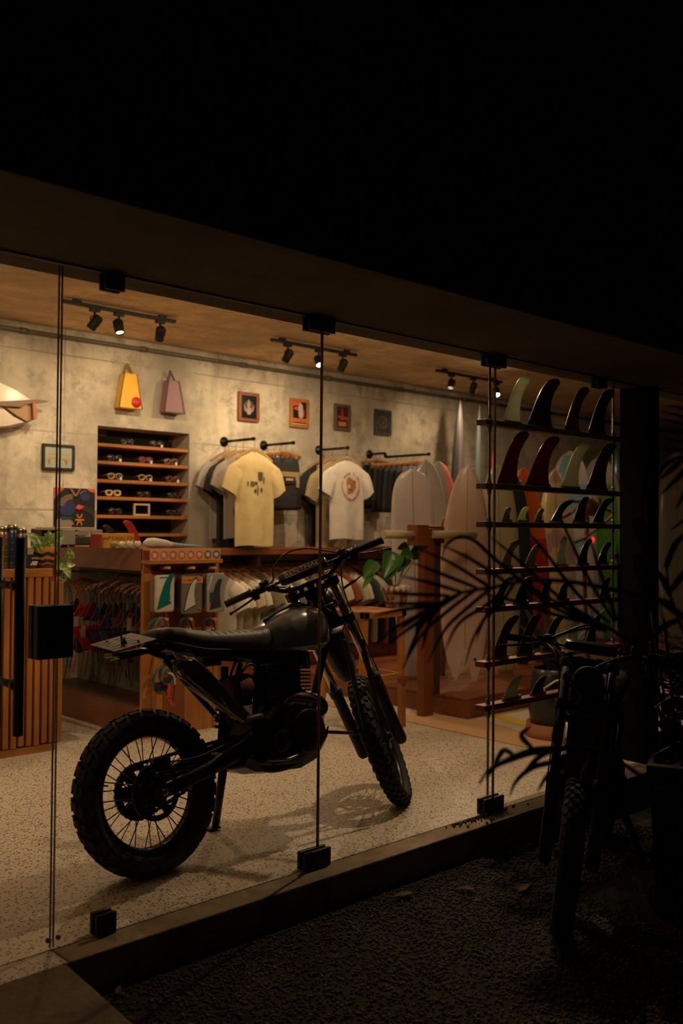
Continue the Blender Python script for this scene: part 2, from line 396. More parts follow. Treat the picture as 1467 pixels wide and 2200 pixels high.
track(942, 795, 1072, 822, [(.22, (-.5, -.2, -.8), 1.1, 0), (.55, (.3, .5, -.8), .9, 0), (.92, (-.45, -.5, -.7), 1.0, 1)], 'black three-lamp ceiling track on the right, above the surfboards')
track(0, 0, 0, 0, [(.2, (-.2, .3, -.9), .35, 1), (.5, (.1, .5, -.8), .3, 0), (.8, (-.1, -.3, -.8), 0, 0)], 'black ceiling track at the far right, seen beyond the black pillar', 2.915, ((8.6, 4.4, 0), (9.8, 4.4, 0)))
# ================================================================ motorcycle (built in its own upright frame: x forward, y left, z up)
BYAW, BLEAN = math.radians(2.5), math.radians(9.9)
P0 = V((2.155, 3.327, 0.0))
BIKE_M = M.Translation(P0) @ M.Rotation(BYAW, 4, 'Z') @ M.Rotation(-BLEAN, 4, 'X')
_bi = BIKE_M.inverted()
def bl(px, py, yl):
    """photo pixel -> point of the bike's own frame on its plane y = yl"""
    o = _bi @ CAM; d = _bi.to_3x3() @ ray(px, py); t = (yl - o.y) / d.y; return o + d * t
TANKM = mat((.17, .172, .18), .26, .2, .1, 5, coat=1.0)
SEATM = mat((.035, .026, .020), .52, 0, .2, 40, .08, 300)
ENG = mat((.02, .018, .015), .45, .6, .3, 20, .2, 90)
EXH = mat((.07, .06, .05), .35, .8, .25)
def make_bike(label, STEER, extras=True):
    bike = thing('motorcycle', label, 'motorcycle', (0, 0, 0))
    bike.matrix_basis = BIKE_M
    XA, RAKE = 1.122, .422
    A0 = V((XA, 0, .95)); AXC = V((-math.sin(RAKE), 0, math.cos(RAKE))); F0 = V((math.cos(RAKE), 0, math.sin(RAKE)))
    FF = F0 * math.cos(STEER) + V((0, 1, 0)) * math.sin(STEER); FL = V((0, 1, 0)) * math.cos(STEER) - F0 * math.sin(STEER)
    def fp(a, b, c): return A0 + FF * a + FL * b + AXC * c
    B = lambda mb, n, m_, par=None, **k: mb.build(n, m_, par or bike, local=True if par is None else True, **k)
    # all bike parts share the root's frame, so children of children keep identity transforms
    def wheel(name, C, f, l, w_, R, hw, rimr, knobs, rows, kh):
        def P(ang, r, b): return C + (f * math.cos(ang) + w_ * math.sin(ang)) * r + l * b
        rim = MB(); N = 60
        prof = [(rimr - .022, -.018), (rimr - .012, -hw * .42), (rimr + .006, -hw * .46), (rimr + .006, hw * .46), (rimr - .012, hw * .42), (rimr - .022, .018), (rimr - .016, .0)]
        rim.loft([[P(2 * PI * k / N, r, b) for r, b in prof] for k in range(N + 1)], 0, True, True, False)
        rw = rim.build(name, BMETAL, bike, local=True)
        ty = MB(); sec = []
        Rc = R - kh; h = Rc - rimr
        pr = []
        for k in range(15):
            a = -2.6 + 5.2 * k / 14
            pr.append((rimr + h * .5 + h * .5 * math.cos(a), hw * .93 * math.sin(a)))
        ty.loft([[P(2 * PI * k / 72, r, b) for r, b in pr] for k in range(73)], 0, True, True, False)
        for k in range(knobs):
            for (b0, b1, st, ext, dr) in rows:
                a0 = 2 * PI * (k + st) / knobs; da = 2 * PI / knobs * ext / 2
                def q(a, b, up):
                    fr = min(1, abs(b) / hw); rs = rimr + h * .5 + h * .5 * math.sqrt(max(0, 1 - min(.98, fr / .93) ** 2)) - .004
                    return P(a, rs + up, b * (1 + up * 2.2))
                vs = [q(a, b, up) for a in (a0 - da, a0 + da) for b in (b0 * hw, b1 * hw) for up in (0, kh + dr)]
                vs = [vs[0], vs[1], vs[2], vs[3], vs[4], vs[5], vs[6], vs[7]]
                ty.add(vs, [(0, 1, 3, 2), (4, 6, 7, 5), (0, 4, 5, 1), (2, 3, 7, 6), (1, 5, 7, 3)])
        ty.build('tyre', RUBBER, rw, local=True)
        sp = MB()
        for k in range(36):
            a = 2 * PI * k / 36; side = 1 if k % 2 else -1; off = .32 if (k // 2) % 2 else -.32
            sp.tube([P(a + off, .045, side * .035), P(a, rimr - .018, side * .006)], .0025, 4)
        sp.build('spokes', BMETAL, rw, local=True)
        hb = MB(); hb.lathe([(.0, -.065), (.018, -.065), (.02, -.05), (.03, -.045), (.062, -.04), (.062, -.032), (.028, -.025), (.028, .025), (.062, .032), (.062, .04), (.03, .045), (.02, .05), (.018, .065), (.0, .065)], C, l, 24)
        hb.build('hub', BMETAL, rw, local=True)
        return rw
    def disc(parent, C, l, b, r, name='brake_disc', holes=True, teeth=0):
        m = MB(); u, v = basis(l); o = C + l * b
        N = 48 if not teeth else teeth * 2
        def ringpt(rr, k, s): a = 2 * PI * k / N; return o + (u * math.cos(a) + v * math.sin(a)) * rr + l * s
        out = []
        for s in (-.002, .002):
            out.append([ringpt(r + (.006 if teeth and k % 2 else 0), k, s) for k in range(N)])
        inn = [[ringpt(r * .80, k, s) for k in range(N)] for s in (-.002, .002)]
        m.loft([inn[0], out[0], out[1], inn[1], inn[0]], 0, False, True, False)
        for k in range(6):
            a = 2 * PI * k / 6; d = u * math.cos(a) + v * math.sin(a); t_ = d.cross(l)
            m.obx(o + d * r * .62, d * r * .24, t_ * r * (.27 if teeth else .16), l * .002)
        m.lathe([(r * .34, -.003), (r * .52, -.003), (r * .52, .003), (r * .34, .003)], o, l, 24, closed=True)
        return m.build(name, BMETAL, parent, local=True)
    RC = V((0, 0, .322))
    rear = wheel('rear_wheel', RC, V((1, 0, 0)), V((0, 1, 0)), V((0, 0, 1)), .333, .071, .238, 30,
                 [(-.16, .16, 0, .55, .002), (-.55, -.22, .25, .62, .001), (.22, .55, .75, .62, .001), (-.9, -.62, .5, .5, 0), (.62, .9, 0, .5, 0)], .013)
    fr = wheel('front_wheel', fp(.055, 0, -.713), FF, FL, AXC, .348, .050, .272, 40,
               [(-.2, .2, 0, .42, .002), (-.58, -.28, .5, .45, .001), (.28, .58, .5, .45, .001), (-.92, -.64, 0, .45, 0), (.64, .92, 0, .45, 0)], .015)
    disc(rear, RC, V((0, 1, 0)), .062, .103, 'sprocket', teeth=42)
    disc(rear, RC, V((0, 1, 0)), -.062, .112)
    disc(fr, fp(.055, 0, -.713), FL, .055, .12)
    m = MB(); m.tube([RC + V((-.2, 0, .06)), RC + V((-.178, 0, .055))], .004, 6); m.build('valve_stem', BMETAL, rear, local=True)
    # chain loop
    m = MB(); fc = V((.56, .062, .43)); rc2 = V((0, .062, .322)); r1, r2 = .108, .04; ax = (fc - rc2); L_ = ax.length; th = math.atan2(ax.z, ax.x); al = math.acos((r1 - r2) / L_)
    loop = []
    for k in range(31): a = th + al + (2 * PI - 2 * al) * k / 30; loop.append(rc2 + V((math.cos(a) * r1, 0, math.sin(a) * r1)))
    for k in range(13): a = th - al + (2 * al) * k / 12; loop.append(fc + V((math.cos(a) * r2, 0, math.sin(a) * r2)))
    loop.append(loop[0]); seg = []
    for i in range(len(loop) - 1):
        d = loop[i + 1] - loop[i]; n = max(1, int(round(d.length / .0127)))
        for k in range(n): seg.append((loop[i] + d * (k + .5) / n, d.normalized(), d.length / n))
    for i, (c, d, l_) in enumerate(seg):
        hh = .0075 if i % 2 else .0055
        m.obx(c, d * l_ * .55, V((0, .006 if i % 2 else .004, 0)), V((0, 1, 0)).cross(d) * hh)
    m.build('chain', BMETAL, bike, local=True)
    # swingarm
    m = MB()
    for s in (-1, 1):
        secs = []
        for x, z, hy, hz in ((-.03, .318, .010, .022), (.04, .328, .014, .026), (.25, .375, .016, .030), (.46, .425, .018, .036), (.55, .44, .02, .04)):
            y = s * (.105 if x < .3 else .105 - (x - .3) * .12)
            secs.append([V((x, y + a * hy, z + b_ * hz)) for a, b_ in ((-1, -.6), (-.6, -1), (.6, -1), (1, -.6), (1, .6), (.6, 1), (-.6, 1), (-1, .6))])
        m.loft(secs)
    m.tube([(.36, -.1, .40), (.36, .1, .40)], .022, 10); m.tube([(.55, -.1, .44), (.55, .1, .44)], .03, 12)
    sa = m.build('swingarm', ENG, bike, local=True, bevel=.002)
    m = MB(); m.tube([(0, -.125, .322), (0, .125, .322)], .010, 10)
    for s in (-1, 1): m.lathe([(.0, 0), (.016, 0), (.016, .010), (.0, .010)], (0, s * .117, .322), (0, s, 0), 6); m.bx(-.045, .05, s * .118, s * .121, .31, .335)
    m.build('rear_axle', STEEL, bike, local=True)
    m = MB(); m.bx(-.01, .07, -.085, -.045, .40, .455); m.bx(.0, .25, -.09, -.075, .385, .40); m.build('brake_caliper', BMETAL, bike, local=True, bevel=.006)
    m = MB(); m.tube(spline([(.06, -.08, .43), (.2, -.1, .43), (.4, -.1, .47), (.5, -.1, .5)], 6), .004, 6); m.build('brake_hose', BLACK, bike, local=True)
    # frame
    m = MB()
    m.tube(spline([A0 + AXC * -.02, (.98, 0, .845), (.75, 0, .80), (.6, 0, .79)], 6), .022, 12)
    m.tube(spline([A0 + AXC * -.05, (1.02, 0, .66), (.955, 0, .50), (.92, 0, .42)], 6), .02, 12)
    for s in (-1, 1):
        m.tube(spline([(.93, 0, .46), (.86, s * .07, .36), (.74, s * .10, .315), (.56, s * .11, .315), (.50, s * .10, .38), (.53, s * .09, .55), (.60, s * .06, .79)], 6), .014, 10)
        m.tube(spline([(.62, s * .05, .80), (.45, s * .085, .825), (.22, s * .09, .85), (.08, s * .075, .90)], 6), .012, 8)
        m.tube([(.21, s * .095, .845), (.50, s * .105, .53)], .014, 8)
    m.tube(spline([(.08, -.075, .9), (.05, 0, .905), (.08, .075, .9)], 6), .012, 8)
    m.tube([A0 + AXC * -.05, A0 + AXC * .17], .032, 16)
    m.build('frame', BMETAL, bike, local=True)
    m = MB(); m.tube([(.40, 0, .46), (.46, 0, .78)], .018, 10)
    for k in range(9): c = V((.40, 0, .46)).lerp(V((.46, 0, .78)), .2 + k * .075); m.lathe([(.034, -.006), (.04, 0), (.034, .006), (.028, 0)], c, (.06, 0, .32), 14, closed=True)
    m.build('rear_shock', BMETAL, bike, local=True)
    # engine
    m = MB(); secs = []
    for y, s_, in ((-.155, .80), (-.145, .93), (-.09, 1.0), (.09, 1.0), (.145, .92), (.155, .8)):
        pts = [(-.19, .02), (-.185, -.075), (-.13, -.13), (.02, -.14), (.14, -.11), (.195, -.04), (.20, .05), (.14, .125), (.02, .16), (-.10, .14), (-.17, .09)]
        secs.append([V((.70 + a * s_, y, .455 + b_ * s_)) for a, b_ in pts])
    m.loft(secs, 0, False)
    m.lathe([(.10, 0), (.10, .012), (.085, .026), (.03, .03), (.0, .03)], (.78, -.15, .45), (0, -1, 0), 30)
    m.lathe([(.10, 0), (.10, .012), (.085, .026), (.03, .03), (.0, .03)], (.76, .15, .45), (0, 1, 0), 30)
    m.lathe([(.05, 0), (.05, .014), (.04, .022), (.0, .022)], (.61, -.15, .43), (0, -1, 0), 24)
    for k in range(9): a = 2 * PI * k / 9; m.lathe([(.007, 0), (.007, .01), (.0, .01)], (.78 + .09 * math.cos(a), -.16, .45 + .09 * math.sin(a)), (0, -1, 0), 6)
    eng = m.build('engine', ENG, bike, local=True, bevel=.006)
    m = MB(); cb, cu = V((.775, 0, .57)), V((.12, 0, .99)).normalized(); cf = V((cu.z, 0, -cu.x))
    m.obx(cb + cu * .09, cf * .062, V((0, .062, 0)), cu * .10)
    for k in range(10): m.obx(cb + cu * (.018 + k * .017), cf * .098, V((0, .095, 0)), cu * .0032)
    m.build('cylinder', ENG, bike, local=True)
    m = MB(); m.obx(cb + cu * .215, cf * .085, V((0, .09, 0)), cu * .035); m.obx(cb + cu * .262, cf * .06, V((0, .065, 0)), cu * .016)
    for s in (-1, 1): m.lathe([(.022, 0), (.022, .012), (.0, .014)], cb + cu * .225 + V((0, s * .088, 0)), (0, s, 0), 12)
    m.build('cylinder_head', ENG, bike, local=True, bevel=.006)
    # cradle side mass: downtube hoses, ignition box, carburettor, boot
    m = MB(); m.tube([(.60, 0, .70), (.68, 0, .70)], .034, 16); m.bx(.60, .66, -.04, .04, .62, .72); m.tube([(.64, -.02, .62), (.64, -.02, .585)], .03, 14); m.tube([(.63, -.045, .72), (.63, -.045, .76)], .018, 12)
    m.build('carburettor', BMETAL, bike, local=True, bevel=.003)
    m = MB(); m.lathe([(.0, 0), (.045, .002), (.055, .014), (.06, .05), (.058, .10), (.045, .125), (.03, .14)], (.425, -.045, .675), (.99, .05, .10), 22)
    m.build('air_filter', mat((.13, .032, .016), .75, bmp=.4, bscale=150), bike, local=True)
    m = MB()
    for pts in ([(.62, -.06, .74), (.52, -.10, .78), (.45, -.10, .72), (.47, -.1, .64)], [(.80, -.05, .74), (.72, -.09, .78), (.63, -.08, .72)], [(.95, -.03, .80), (.90, -.07, .73), (.82, -.06, .78), (.70, -.07, .78)],
                [(.66, -.05, .60), (.62, -.12, .55), (.60, -.13, .48)], [(.46, -.08, .66), (.44, -.09, .60), (.46, -.07, .55)], [(.55, .03, .80), (.50, .02, .72), (.52, .01, .62)]):
        m.tube(spline(pts, 6), .006, 6)
    m.build('hoses', BLACK, bike, local=True)
    m = MB(); m.bx(.47, .56, -.05, .06, .60, .74); m.bx(.30, .40, -.06, .06, .79, .84); m.build('battery_box', BLACK, bike, local=True, bevel=.008)
    # skid plate
    m = MB(); sec = []
    for x, z in ((.44, .335), (.50, .305), (.62, .288), (.76, .280), (.86, .305), (.92, .36), (.935, .40)):
        sec.append([V((x, -.13, z + .05)), V((x, -.10, z + .01)), V((x, 0, z)), V((x, .10, z + .01)), V((x, .13, z + .05)), V((x, .125, z + .055)), V((x, .095, z + .018)), V((x, 0, z + .008)), V((x, -.095, z + .018)), V((x, -.125, z + .055))])
    m.loft(sec, 0, False); m.build('skid_plate', BMETAL, bike, local=True)
    # exhaust
    m = MB(); hp = spline([bl(640, 1482, -.03), bl(655, 1494, -.09), bl(680, 1499, -.14), bl(695, 1512, -.15), bl(694, 1527, -.145), bl(677, 1534, -.13), bl(640, 1532, -.11), bl(600, 1530, -.10)], 6)
    m.tube(hp, .0185, 12); m.tube(spline([bl(560, 1540, -.10), bl(530, 1548, -.13), bl(510, 1545, -.16)], 5), .02, 10); m.build('header_pipe', EXH, bike, local=True)
    m = MB(); sec = []
    for (x, y, h_) in ((610, 1513, .006), (622, 1502, .014), (640, 1497, .022), (662, 1499, .022), (682, 1505, .015), (690, 1510, .005)):
        c = bl(x, y, -.175); sec.append([c + V((0, .0, -h_)), c + V((0, -.012, 0)), c + V((0, 0, h_)), c + V((0, .006, h_ * .8)), c + V((0, -.002, 0)), c + V((0, .006, -h_ * .8))])
    m.loft(sec); m.build('heat_shield', EXH, bike, local=True)
    m = MB(); sec = []
    a_, b_ = V((.40, -.165, .555)), V((.098, -.175, .815))
    dirm = (b_ - a_).normalized(); nm = V((-dirm.z, 0, dirm.x)) * -1; nm = V((dirm.z, 0, -dirm.x))
    for t_, h_, wd in ((0, .022, .02), (.12, .030, .026), (.45, .043, .034), (.80, .055, .038), (.93, .052, .036), (1.0, .036, .028)):
        c = a_.lerp(b_, t_); sec.append([c + nm * x * h_ + V((0, y * wd, 0)) for x, y in ((1, -.45), (.72, -1), (-.72, -1), (-1, -.45), (-1, .45), (-.72, 1), (.72, 1), (1, .45))])
    m.loft(sec, 0, False)
    muf = m.build('muffler', mat((.20, .17, .14), .2, .9, .2), bike, local=True, bevel=.003)
    m = MB(); c = b_ + dirm * .012; m.loft([[c + dirm * q + nm * x * h_ + V((0, y * .027, 0)) for x, y in ((1, -.4), (.6, -1), (-.6, -1), (-1, -.4), (-1, .4), (-.6, 1), (.6, 1), (1, .4))] for q, h_ in ((-.012, .036), (.006, .03), (.012, .022))], 0, False)
    m.build('muffler_end_cap', BLACK, muf, local=True)
    m = MB(); m.tube(spline([bl(x, y, -.205) for x, y in ((371, 1432), (378, 1445), (392, 1457))], 4) + spline([bl(x, y, -.20) for x, y in ((396, 1459), (450, 1503), (508, 1546))], 4), .0032, 6)
    m.tube([bl(x, y, -.205) for x, y in ((380, 1416), (416, 1420), (424, 1430))], .0036, 6); m.tube([bl(x, y, -.202) for x, y in ((424, 1430), (455, 1472), (492, 1524))], .0022, 6)
    m.build('muffler_highlight', mat((.45, .36, .28), .25, .95), muf, local=True)  # bright lines stand in for the highlights along the muffler edges
    m = MB(); pl_ = [bl(x, y, -.13) for x, y in ((372, 1402), (412, 1402), (424, 1414), (444, 1444), (432, 1452), (412, 1424), (380, 1418))]
    m.prism(pl_, (0, .003, 0)); m.build('side_bracket', ALU, bike, local=True)
    # seat with stitched rolls
    m = MB(); sec = []
    tab = [(.07, .955, .93, .05), (.085, .968, .905, .085), (.12, .975, .89, .11), (.18, .970, .87, .125), (.25, .955, .85, .13), (.33, .946, .84, .128), (.42, .941, .83, .124), (.52, .938, .822, .116), (.60, .938, .815, .108), (.67, .942, .81, .09), (.70, .944, .81, .075)]
    def lerp_tab(tab, x):
        for i in range(len(tab) - 1):
            if x <= tab[i + 1][0]:
                t = (x - tab[i][0]) / (tab[i + 1][0] - tab[i][0]); return [p + (q - p) * t for p, q in zip(tab[i], tab[i + 1])]
        return tab[-1]
    x = .07
    while x <= .70:
        _, zt, zb, hw = lerp_tab(tab, x); rr = abs(math.sin((x - .30) / .042 * PI)) ** .5 if x > .30 else 1
        zt -= .0055 * (1 - rr); n = 20; ring = []
        for k in range(n):
            a = 2 * PI * k / n; ca, sa_ = math.cos(a), math.sin(a)
            ring.append(V((x, hw * math.copysign(abs(ca) ** .6, ca), (zt + zb) / 2 + (zt - zb) / 2 * math.copysign(abs(sa_) ** .7, sa_))))
        sec.append(ring); x += .007
    m.loft(sec); seat = m.build('seat', SEATM, bike, local=True)
    m = MB(); m.tube(spline([(.075, -.05, .925), (.12, -.112, .905), (.25, -.131, .868), (.4, -.125, .85)], 6), .003, 6); m.build('piping', BLACK, seat, local=True)
    # tank
    m = MB(); sec = []
    tabt = [(.665, .93, .84, .055), (.68, .945, .825, .085), (.72, .967, .81, .115), (.78, .993, .802, .138), (.85, 1.013, .80, .150), (.92, 1.025, .80, .153), (.98, 1.022, .805, .147), (1.01, 1.005, .812, .130), (1.03, .978, .83, .105), (1.045, .93, .86, .06)]
    for i in range(34):
        x = .665 + (.38) * i / 33; _, zt, zb, hw = lerp_tab(tabt, x); ring = []
        for k in range(28):
            a = 2 * PI * k / 28; ca, sa_ = math.cos(a), math.sin(a); e = .75 if sa_ > 0 else .45
            ring.append(V((x, hw * math.copysign(abs(ca) ** .72, ca), zb + (zt - zb) * (.40 + (.60 if sa_ > 0 else .40) * math.copysign(abs(sa_) ** e, sa_)))))
        sec.append(ring)
    m.loft(sec); tank = m.build('fuel_tank', TANKM, bike, local=True)
    m = MB(); m.lathe([(.05, -.01), (.052, .006), (.046, .014), (.0, .016)], (.96, 0, 1.024), (-.05, 0, 1), 26); m.build('fuel_cap', BMETAL, tank, local=True)
    m = MB(); m.tube(spline([(.70, -.02, .965), (.78, -.03, 1.005), (.86, -.03, 1.028), (.93, -.03, 1.040)], 5), .008, 8); m.build('breather_hose', BLACK, tank, local=True)
    # tail and number plate
    m = MB(); sec = []
    for x, z, hw in ((.20, .882, .08), (.10, .900, .075), (.03, .893, .07), (-.04, .885, .06), (-.10, .878, .04)):
        sec.append([V((x, -hw, z - .02)), V((x, -hw * .7, z)), V((x, 0, z + .01)), V((x, hw * .7, z)), V((x, hw, z - .02)), V((x, hw * .7, z - .012)), V((x, 0, z - .004)), V((x, -hw * .7, z - .012))])
    m.loft(sec); m.build('tail_fender', BMETAL, bike, local=True)
    m = MB(); q = [V((-.155, -.09, .892)), V((.050, -.09, .926)), V((.050, .09, .968)), V((-.155, .09, .934))]
    m.prism(q, (0, 0, .003)); npl = m.build('number_plate', mat((.09, .065, .052), .6, .1, .15), bike, local=True, bevel=.001)
    m = MB(); nu = (q[1] - q[0]).normalized()
    for r_ in range(2):
        for k in range(5):
            c = V((-.115 + r_ * .085, -.058 + k * .029, .9215 + r_ * .0141 + (-.058 + k * .029) * .233)); m.obx(c, nu * .025, V((0, .0035, .0008)), V((0, 0, .001)))
            m.obx(c + nu * (.016 if k % 2 else -.016) + V((0, .005, 0)), nu * .0045, V((0, .008, 0)), V((0, 0, .001)))
    m.build('plate_relief', mat((.06, .045, .03), .5), npl, local=True, kind='stuff')
    for x, y, h_, r_ in ((-.09, -.06, .93, .006), (-.02, -.06, .945, .006), (-.09, .06, .93, .006), (-.02, .06, .945, .006), (-.07, -.03, .952, .013)):
        m = MB(); m.tube([(x, y, .915 + y * .233), (x, y, h_ + y * .233)], r_, 8); m.build('plate_bolt', BLACK, npl, local=True)
    m = MB(); m.bx(-.13, -.09, -.035, .035, .872, .888); m.build('tail_lamp', mat((.10, .01, .008), .3), bike, local=True, bevel=.006)
    # fork
    for s in (-1, 1):
        m = MB(); m.tube([fp(.018, s * .105, .20), fp(.018, s * .105, -.42)], .0215, 18); st = m.build('fork_tube', CHROME, bike, local=True)
        m = MB(); m.lathe([(.0, .225), (.018, .222), (.024, .20), (.0, .2)], A0 + FF * .018 + FL * s * .105, AXC, 16); m.build('fork_cap', STEEL, st, local=True)
        m = MB(); m.tube([fp(.018, s * .105, -.36), fp(.018, s * .105, -.40), fp(.02, s * .105, -.405), fp(.022, s * .105, -.60), fp(.03, s * .104, -.74), fp(.03, s * .104, -.76)], [.034, .034, .029, .029, .031, .022], 16)
        m.obx(fp(.045, s * .125, -.58), FF * .022, FL * .005, AXC * .17)
        m.build('fork_leg', BLACK, bike, local=True, bevel=.002)
    for c_, nme in ((.17, 'top_clamp'), (-.035, 'bottom_clamp')):
        m = MB(); m.obx(fp(-.005, 0, c_), FF * .03, FL * .075, AXC * .014)
        for s in (-1, 1): m.lathe([(.036, -.022), (.036, .022)], fp(.018, s * .105, c_), AXC, 18); m.lathe([(.006, -.012), (.006, .012)], fp(-.022, s * .11, c_), FL, 8)
        m.lathe([(.02, .014), (.02, .026), (.0, .028)], fp(0, 0, c_), AXC, 12); m.build(nme, BMETAL, bike, local=True, bevel=.004)
    # high front fender, its short rear half hangs between the fork tubes
    m = MB(); sec = []
    for a_, c_, hw in ((.10, -.085, .055), (.02, -.075, .062), (-.035, -.10, .066), (-.065, -.16, .066), (-.085, -.22, .062), (-.095, -.27, .050), (-.098, -.305, .028)):
        q = lambda b_, da, dc=0: fp(a_ + da, b_, c_ + dc)
        sec.append([q(-hw, .03, -.01), q(-hw * .8, .006), q(0, -.012, .004), q(hw * .8, .006), q(hw, .03, -.01), q(hw * .78, .012, -.004), q(0, -.006, .0), q(-hw * .78, .012, -.004)])
    m.loft(sec); m.build('front_fender', mat((.07, .065, .06), .4), bike, local=True)
    # headlight
    m = MB(); m.lathe([(.0, -.055), (.04, -.05), (.065, -.02), (.072, .02), (.074, .035), (.068, .038)], fp(.11, 0, .06), FF, 24, caps=False); m.lathe([(.0, .03), (.068, .033)], fp(.11, 0, .06), FF, 24, caps=False)
    for s in (-1, 1): m.tube([fp(.02, s * .08, .06), fp(.09, s * .07, .06)], .01, 8)
    m.build('headlight', BMETAL, bike, local=True)
    # handlebar, crossbar pad, grips, levers
    bar = [fp(-.02, s_ * y, c_) for s_, y, c_ in ((1, .41, .268), (1, .27, .272), (1, .20, .262), (1, .12, .215), (1, .05, .207), (1, 0, .207), (-1, .05, .207), (-1, .12, .215), (-1, .20, .262), (-1, .27, .272), (-1, .41, .268))]
    m = MB(); m.tube(spline(bar, 4), .0115, 10); hb = m.build('handlebar', BMETAL, bike, local=True)
    m = MB(); m.tube([fp(-.02, .20, .268), fp(-.02, -.20, .268)], .007, 8)
    for s in (-1, 1): m.lathe([(.016, -.012), (.016, .012)], fp(-.02, s * .195, .266), FL, 12)
    m.build('crossbar', BMETAL, hb, local=True)
    m = MB(); pc = fp(-.02, .0, .275); sec = []
    for b_, s_ in ((-.125, .75), (-.118, .95), (-.08, 1), (.08, 1), (.118, .95), (.125, .75)):
        sec.append([pc + FL * b_ + FF * x * .034 * s_ + AXC * z * .030 * s_ for x, z in ((-1, -.3), (-.5, -1), (.5, -1), (1, -.3), (1, .2), (.1, 1), (-.1, 1), (-1, .2))])
    m.loft(sec); pad = m.build('bar_pad', mat((.014, .012, .011), .3), hb, local=True, bevel=.002)
    # lettering lies on the sloping rear-top facet of the pad
    nf = (-FF * .617 + AXC * .787).normalized(); uu = -FL; vv = nf.cross(uu).normalized()
    LET = mat((.85, .58, .50), .4); 
    t1 = text('pad_lettering', 'RENTHAL', .037, (BIKE_M @ (pc - FF * .0187 + AXC * .018 + nf * .0004)), BIKE_M.to_3x3() @ uu, BIKE_M.to_3x3() @ vv, LET, pad, .0012, sx=1.15)
    for s in (-1, 1):
        m = MB(); m.lathe([(.012, 0), (.019, .003), (.019, .006), (.0165, .008), (.0165, .125), (.019, .128), (.017, .133), (.0, .133)], fp(-.02, s * .287, .2725), (fp(-.02, s * .41, .268) - fp(-.02, s * .287, .2725)), 16)
        for k in range(8): m.lathe([(.018, -.002), (.018, .002)], fp(-.02, s * (.305 + k * .013), .272), FL, 14)
        m.build('grip', RUBBER, hb, local=True)
        m = MB(); m.obx(fp(-.0, s * .235, .268), FF * .03, FL * .026, AXC * .016); m.lathe([(.02, -.012), (.02, .012)], fp(-.02, s * .235, .270), FL, 12); m.lathe([(.017, -.016), (.017, .016)], fp(-.02, s * .272, .270), FL, 12)
        m.tube([fp(0, s * .22, .275), fp(.0, s * .22, .30)], .012, 8)
        m.lathe([(.028, -.002), (.028, .002)], fp(-.02, s * .283, .272), FL, 16); m.obx(fp(-.035, s * .262, .252), FF * .012, FL * .016, AXC * .018)
        m.lathe([(.016, -.02), (.019, 0), (.016, .02)], fp(.012, s * .205, .285), FL, 12); m.obx(fp(-.03, s * .175, .262), FF * .016, FL * .022, AXC * .014); m.ball(fp(-.035, s * .15, .25), .012, 8); m.build('control_cluster', BMETAL, hb, local=True, bevel=.003)
        m = MB(); lv = spline([fp(.03, s * .235, .252), fp(.055, s * .275, .232), fp(.055, s * .35, .213), fp(.045, s * .43, .200)], 6)
        m.tube(lv, [.007] * 6 + [.0055] * (len(lv) - 6), 8); m.ball(lv[-1], .0095, 10); m.build('lever', BMETAL, hb, local=True)
    for s in (-1, 1):
        m = MB(); m.obx(fp(-.02, s * .045, .197), FF * .018, FL * .012, AXC * .022); m.build('bar_clamp', BMETAL, bike, local=True, bevel=.003)
    m = MB()
    m.tube(spline([fp(.01, .20, .262), fp(0, .155, .29), fp(-.01, .135, .34), fp(0, .05, .385), fp(.01, -.05, .37), fp(.03, -.13, .32), fp(.04, -.19, .28)], 6), .0045, 6)
    m.tube(spline([fp(.02, .20, .255), fp(.07, .10, .20), fp(.08, .0, .12), fp(.02, -.02, .0), V((1.0, -.04, .80))], 6), .0045, 6)
    m.tube(spline([fp(.02, -.20, .255), fp(.08, -.13, .19), fp(.09, -.04, .10), fp(.03, .02, -.02), V((.98, .05, .76))], 6), .0045, 6)
    m.tube(spline([fp(.02, -.22, .26), fp(.10, -.16, .18), fp(.08, -.13, .05), fp(.06, -.13, -.2), fp(.05, -.13, -.5), fp(.05, -.10, -.68)], 6), .004, 6)
    m.tube(spline([fp(-.06, .03, .14), fp(-.09, -.05, .06), fp(-.06, -.09, -.03), fp(0, -.06, -.08)], 6), .004, 6)
    m.build('cables', mat((.05, .04, .03), .35), bike, local=True)
    m = MB(); a1, a2 = bl(738, 1264, -.12), bl(775, 1237, -.14); m.tube([a1, a1.lerp(a2, .35), a1.lerp(a2, .5), a2], [.006, .007, .010, .005], 8); m.build('turn_signal', BMETAL, bike, local=True)
    m = MB(); m.obx(fp(-.03, -.01, .155), FF * .02, FL * .05, AXC * .03); m.obx(fp(-.045, -.02, .03), FF * .014, FL * .055, AXC * .05); m.build('instrument_bracket', BMETAL, bike, local=True, bevel=.004)
    if extras:
        # two tall guard bars and the tie rod between crankcase and front wheel
        m = MB()
        for (ax_, ay_, bx_, by_, yl) in ((739, 1374, 790, 1588, -.13), (777, 1372, 826, 1590, -.21)):
            p, q_ = bl(ax_, ay_, yl), bl(bx_, by_, yl); d = (q_ - p).normalized(); n_ = V((d.z, 0, -d.x))
            m.loft([[p + (q_ - p) * t_ + n_ * x * w2 + V((0, y * .008, 0)) for x, y in ((-1, -1), (1, -1), (1, 1), (-1, 1))] for t_, w2 in ((0, .006), (.04, .010), (1, .013))], 0, False)
        m.build('wheel_guard_bar', BLACK, bike, local=True, bevel=.003)
        m = MB(); p, q_ = bl(664, 1571, -.12), bl(806, 1577, -.06); m.tube([p, p.lerp(q_, .2), p.lerp(q_, .22), q_], [.02, .02, .0085, .0085], 12); m.build('tie_rod', mat((.10, .07, .05), .35, .7), bike, local=True)
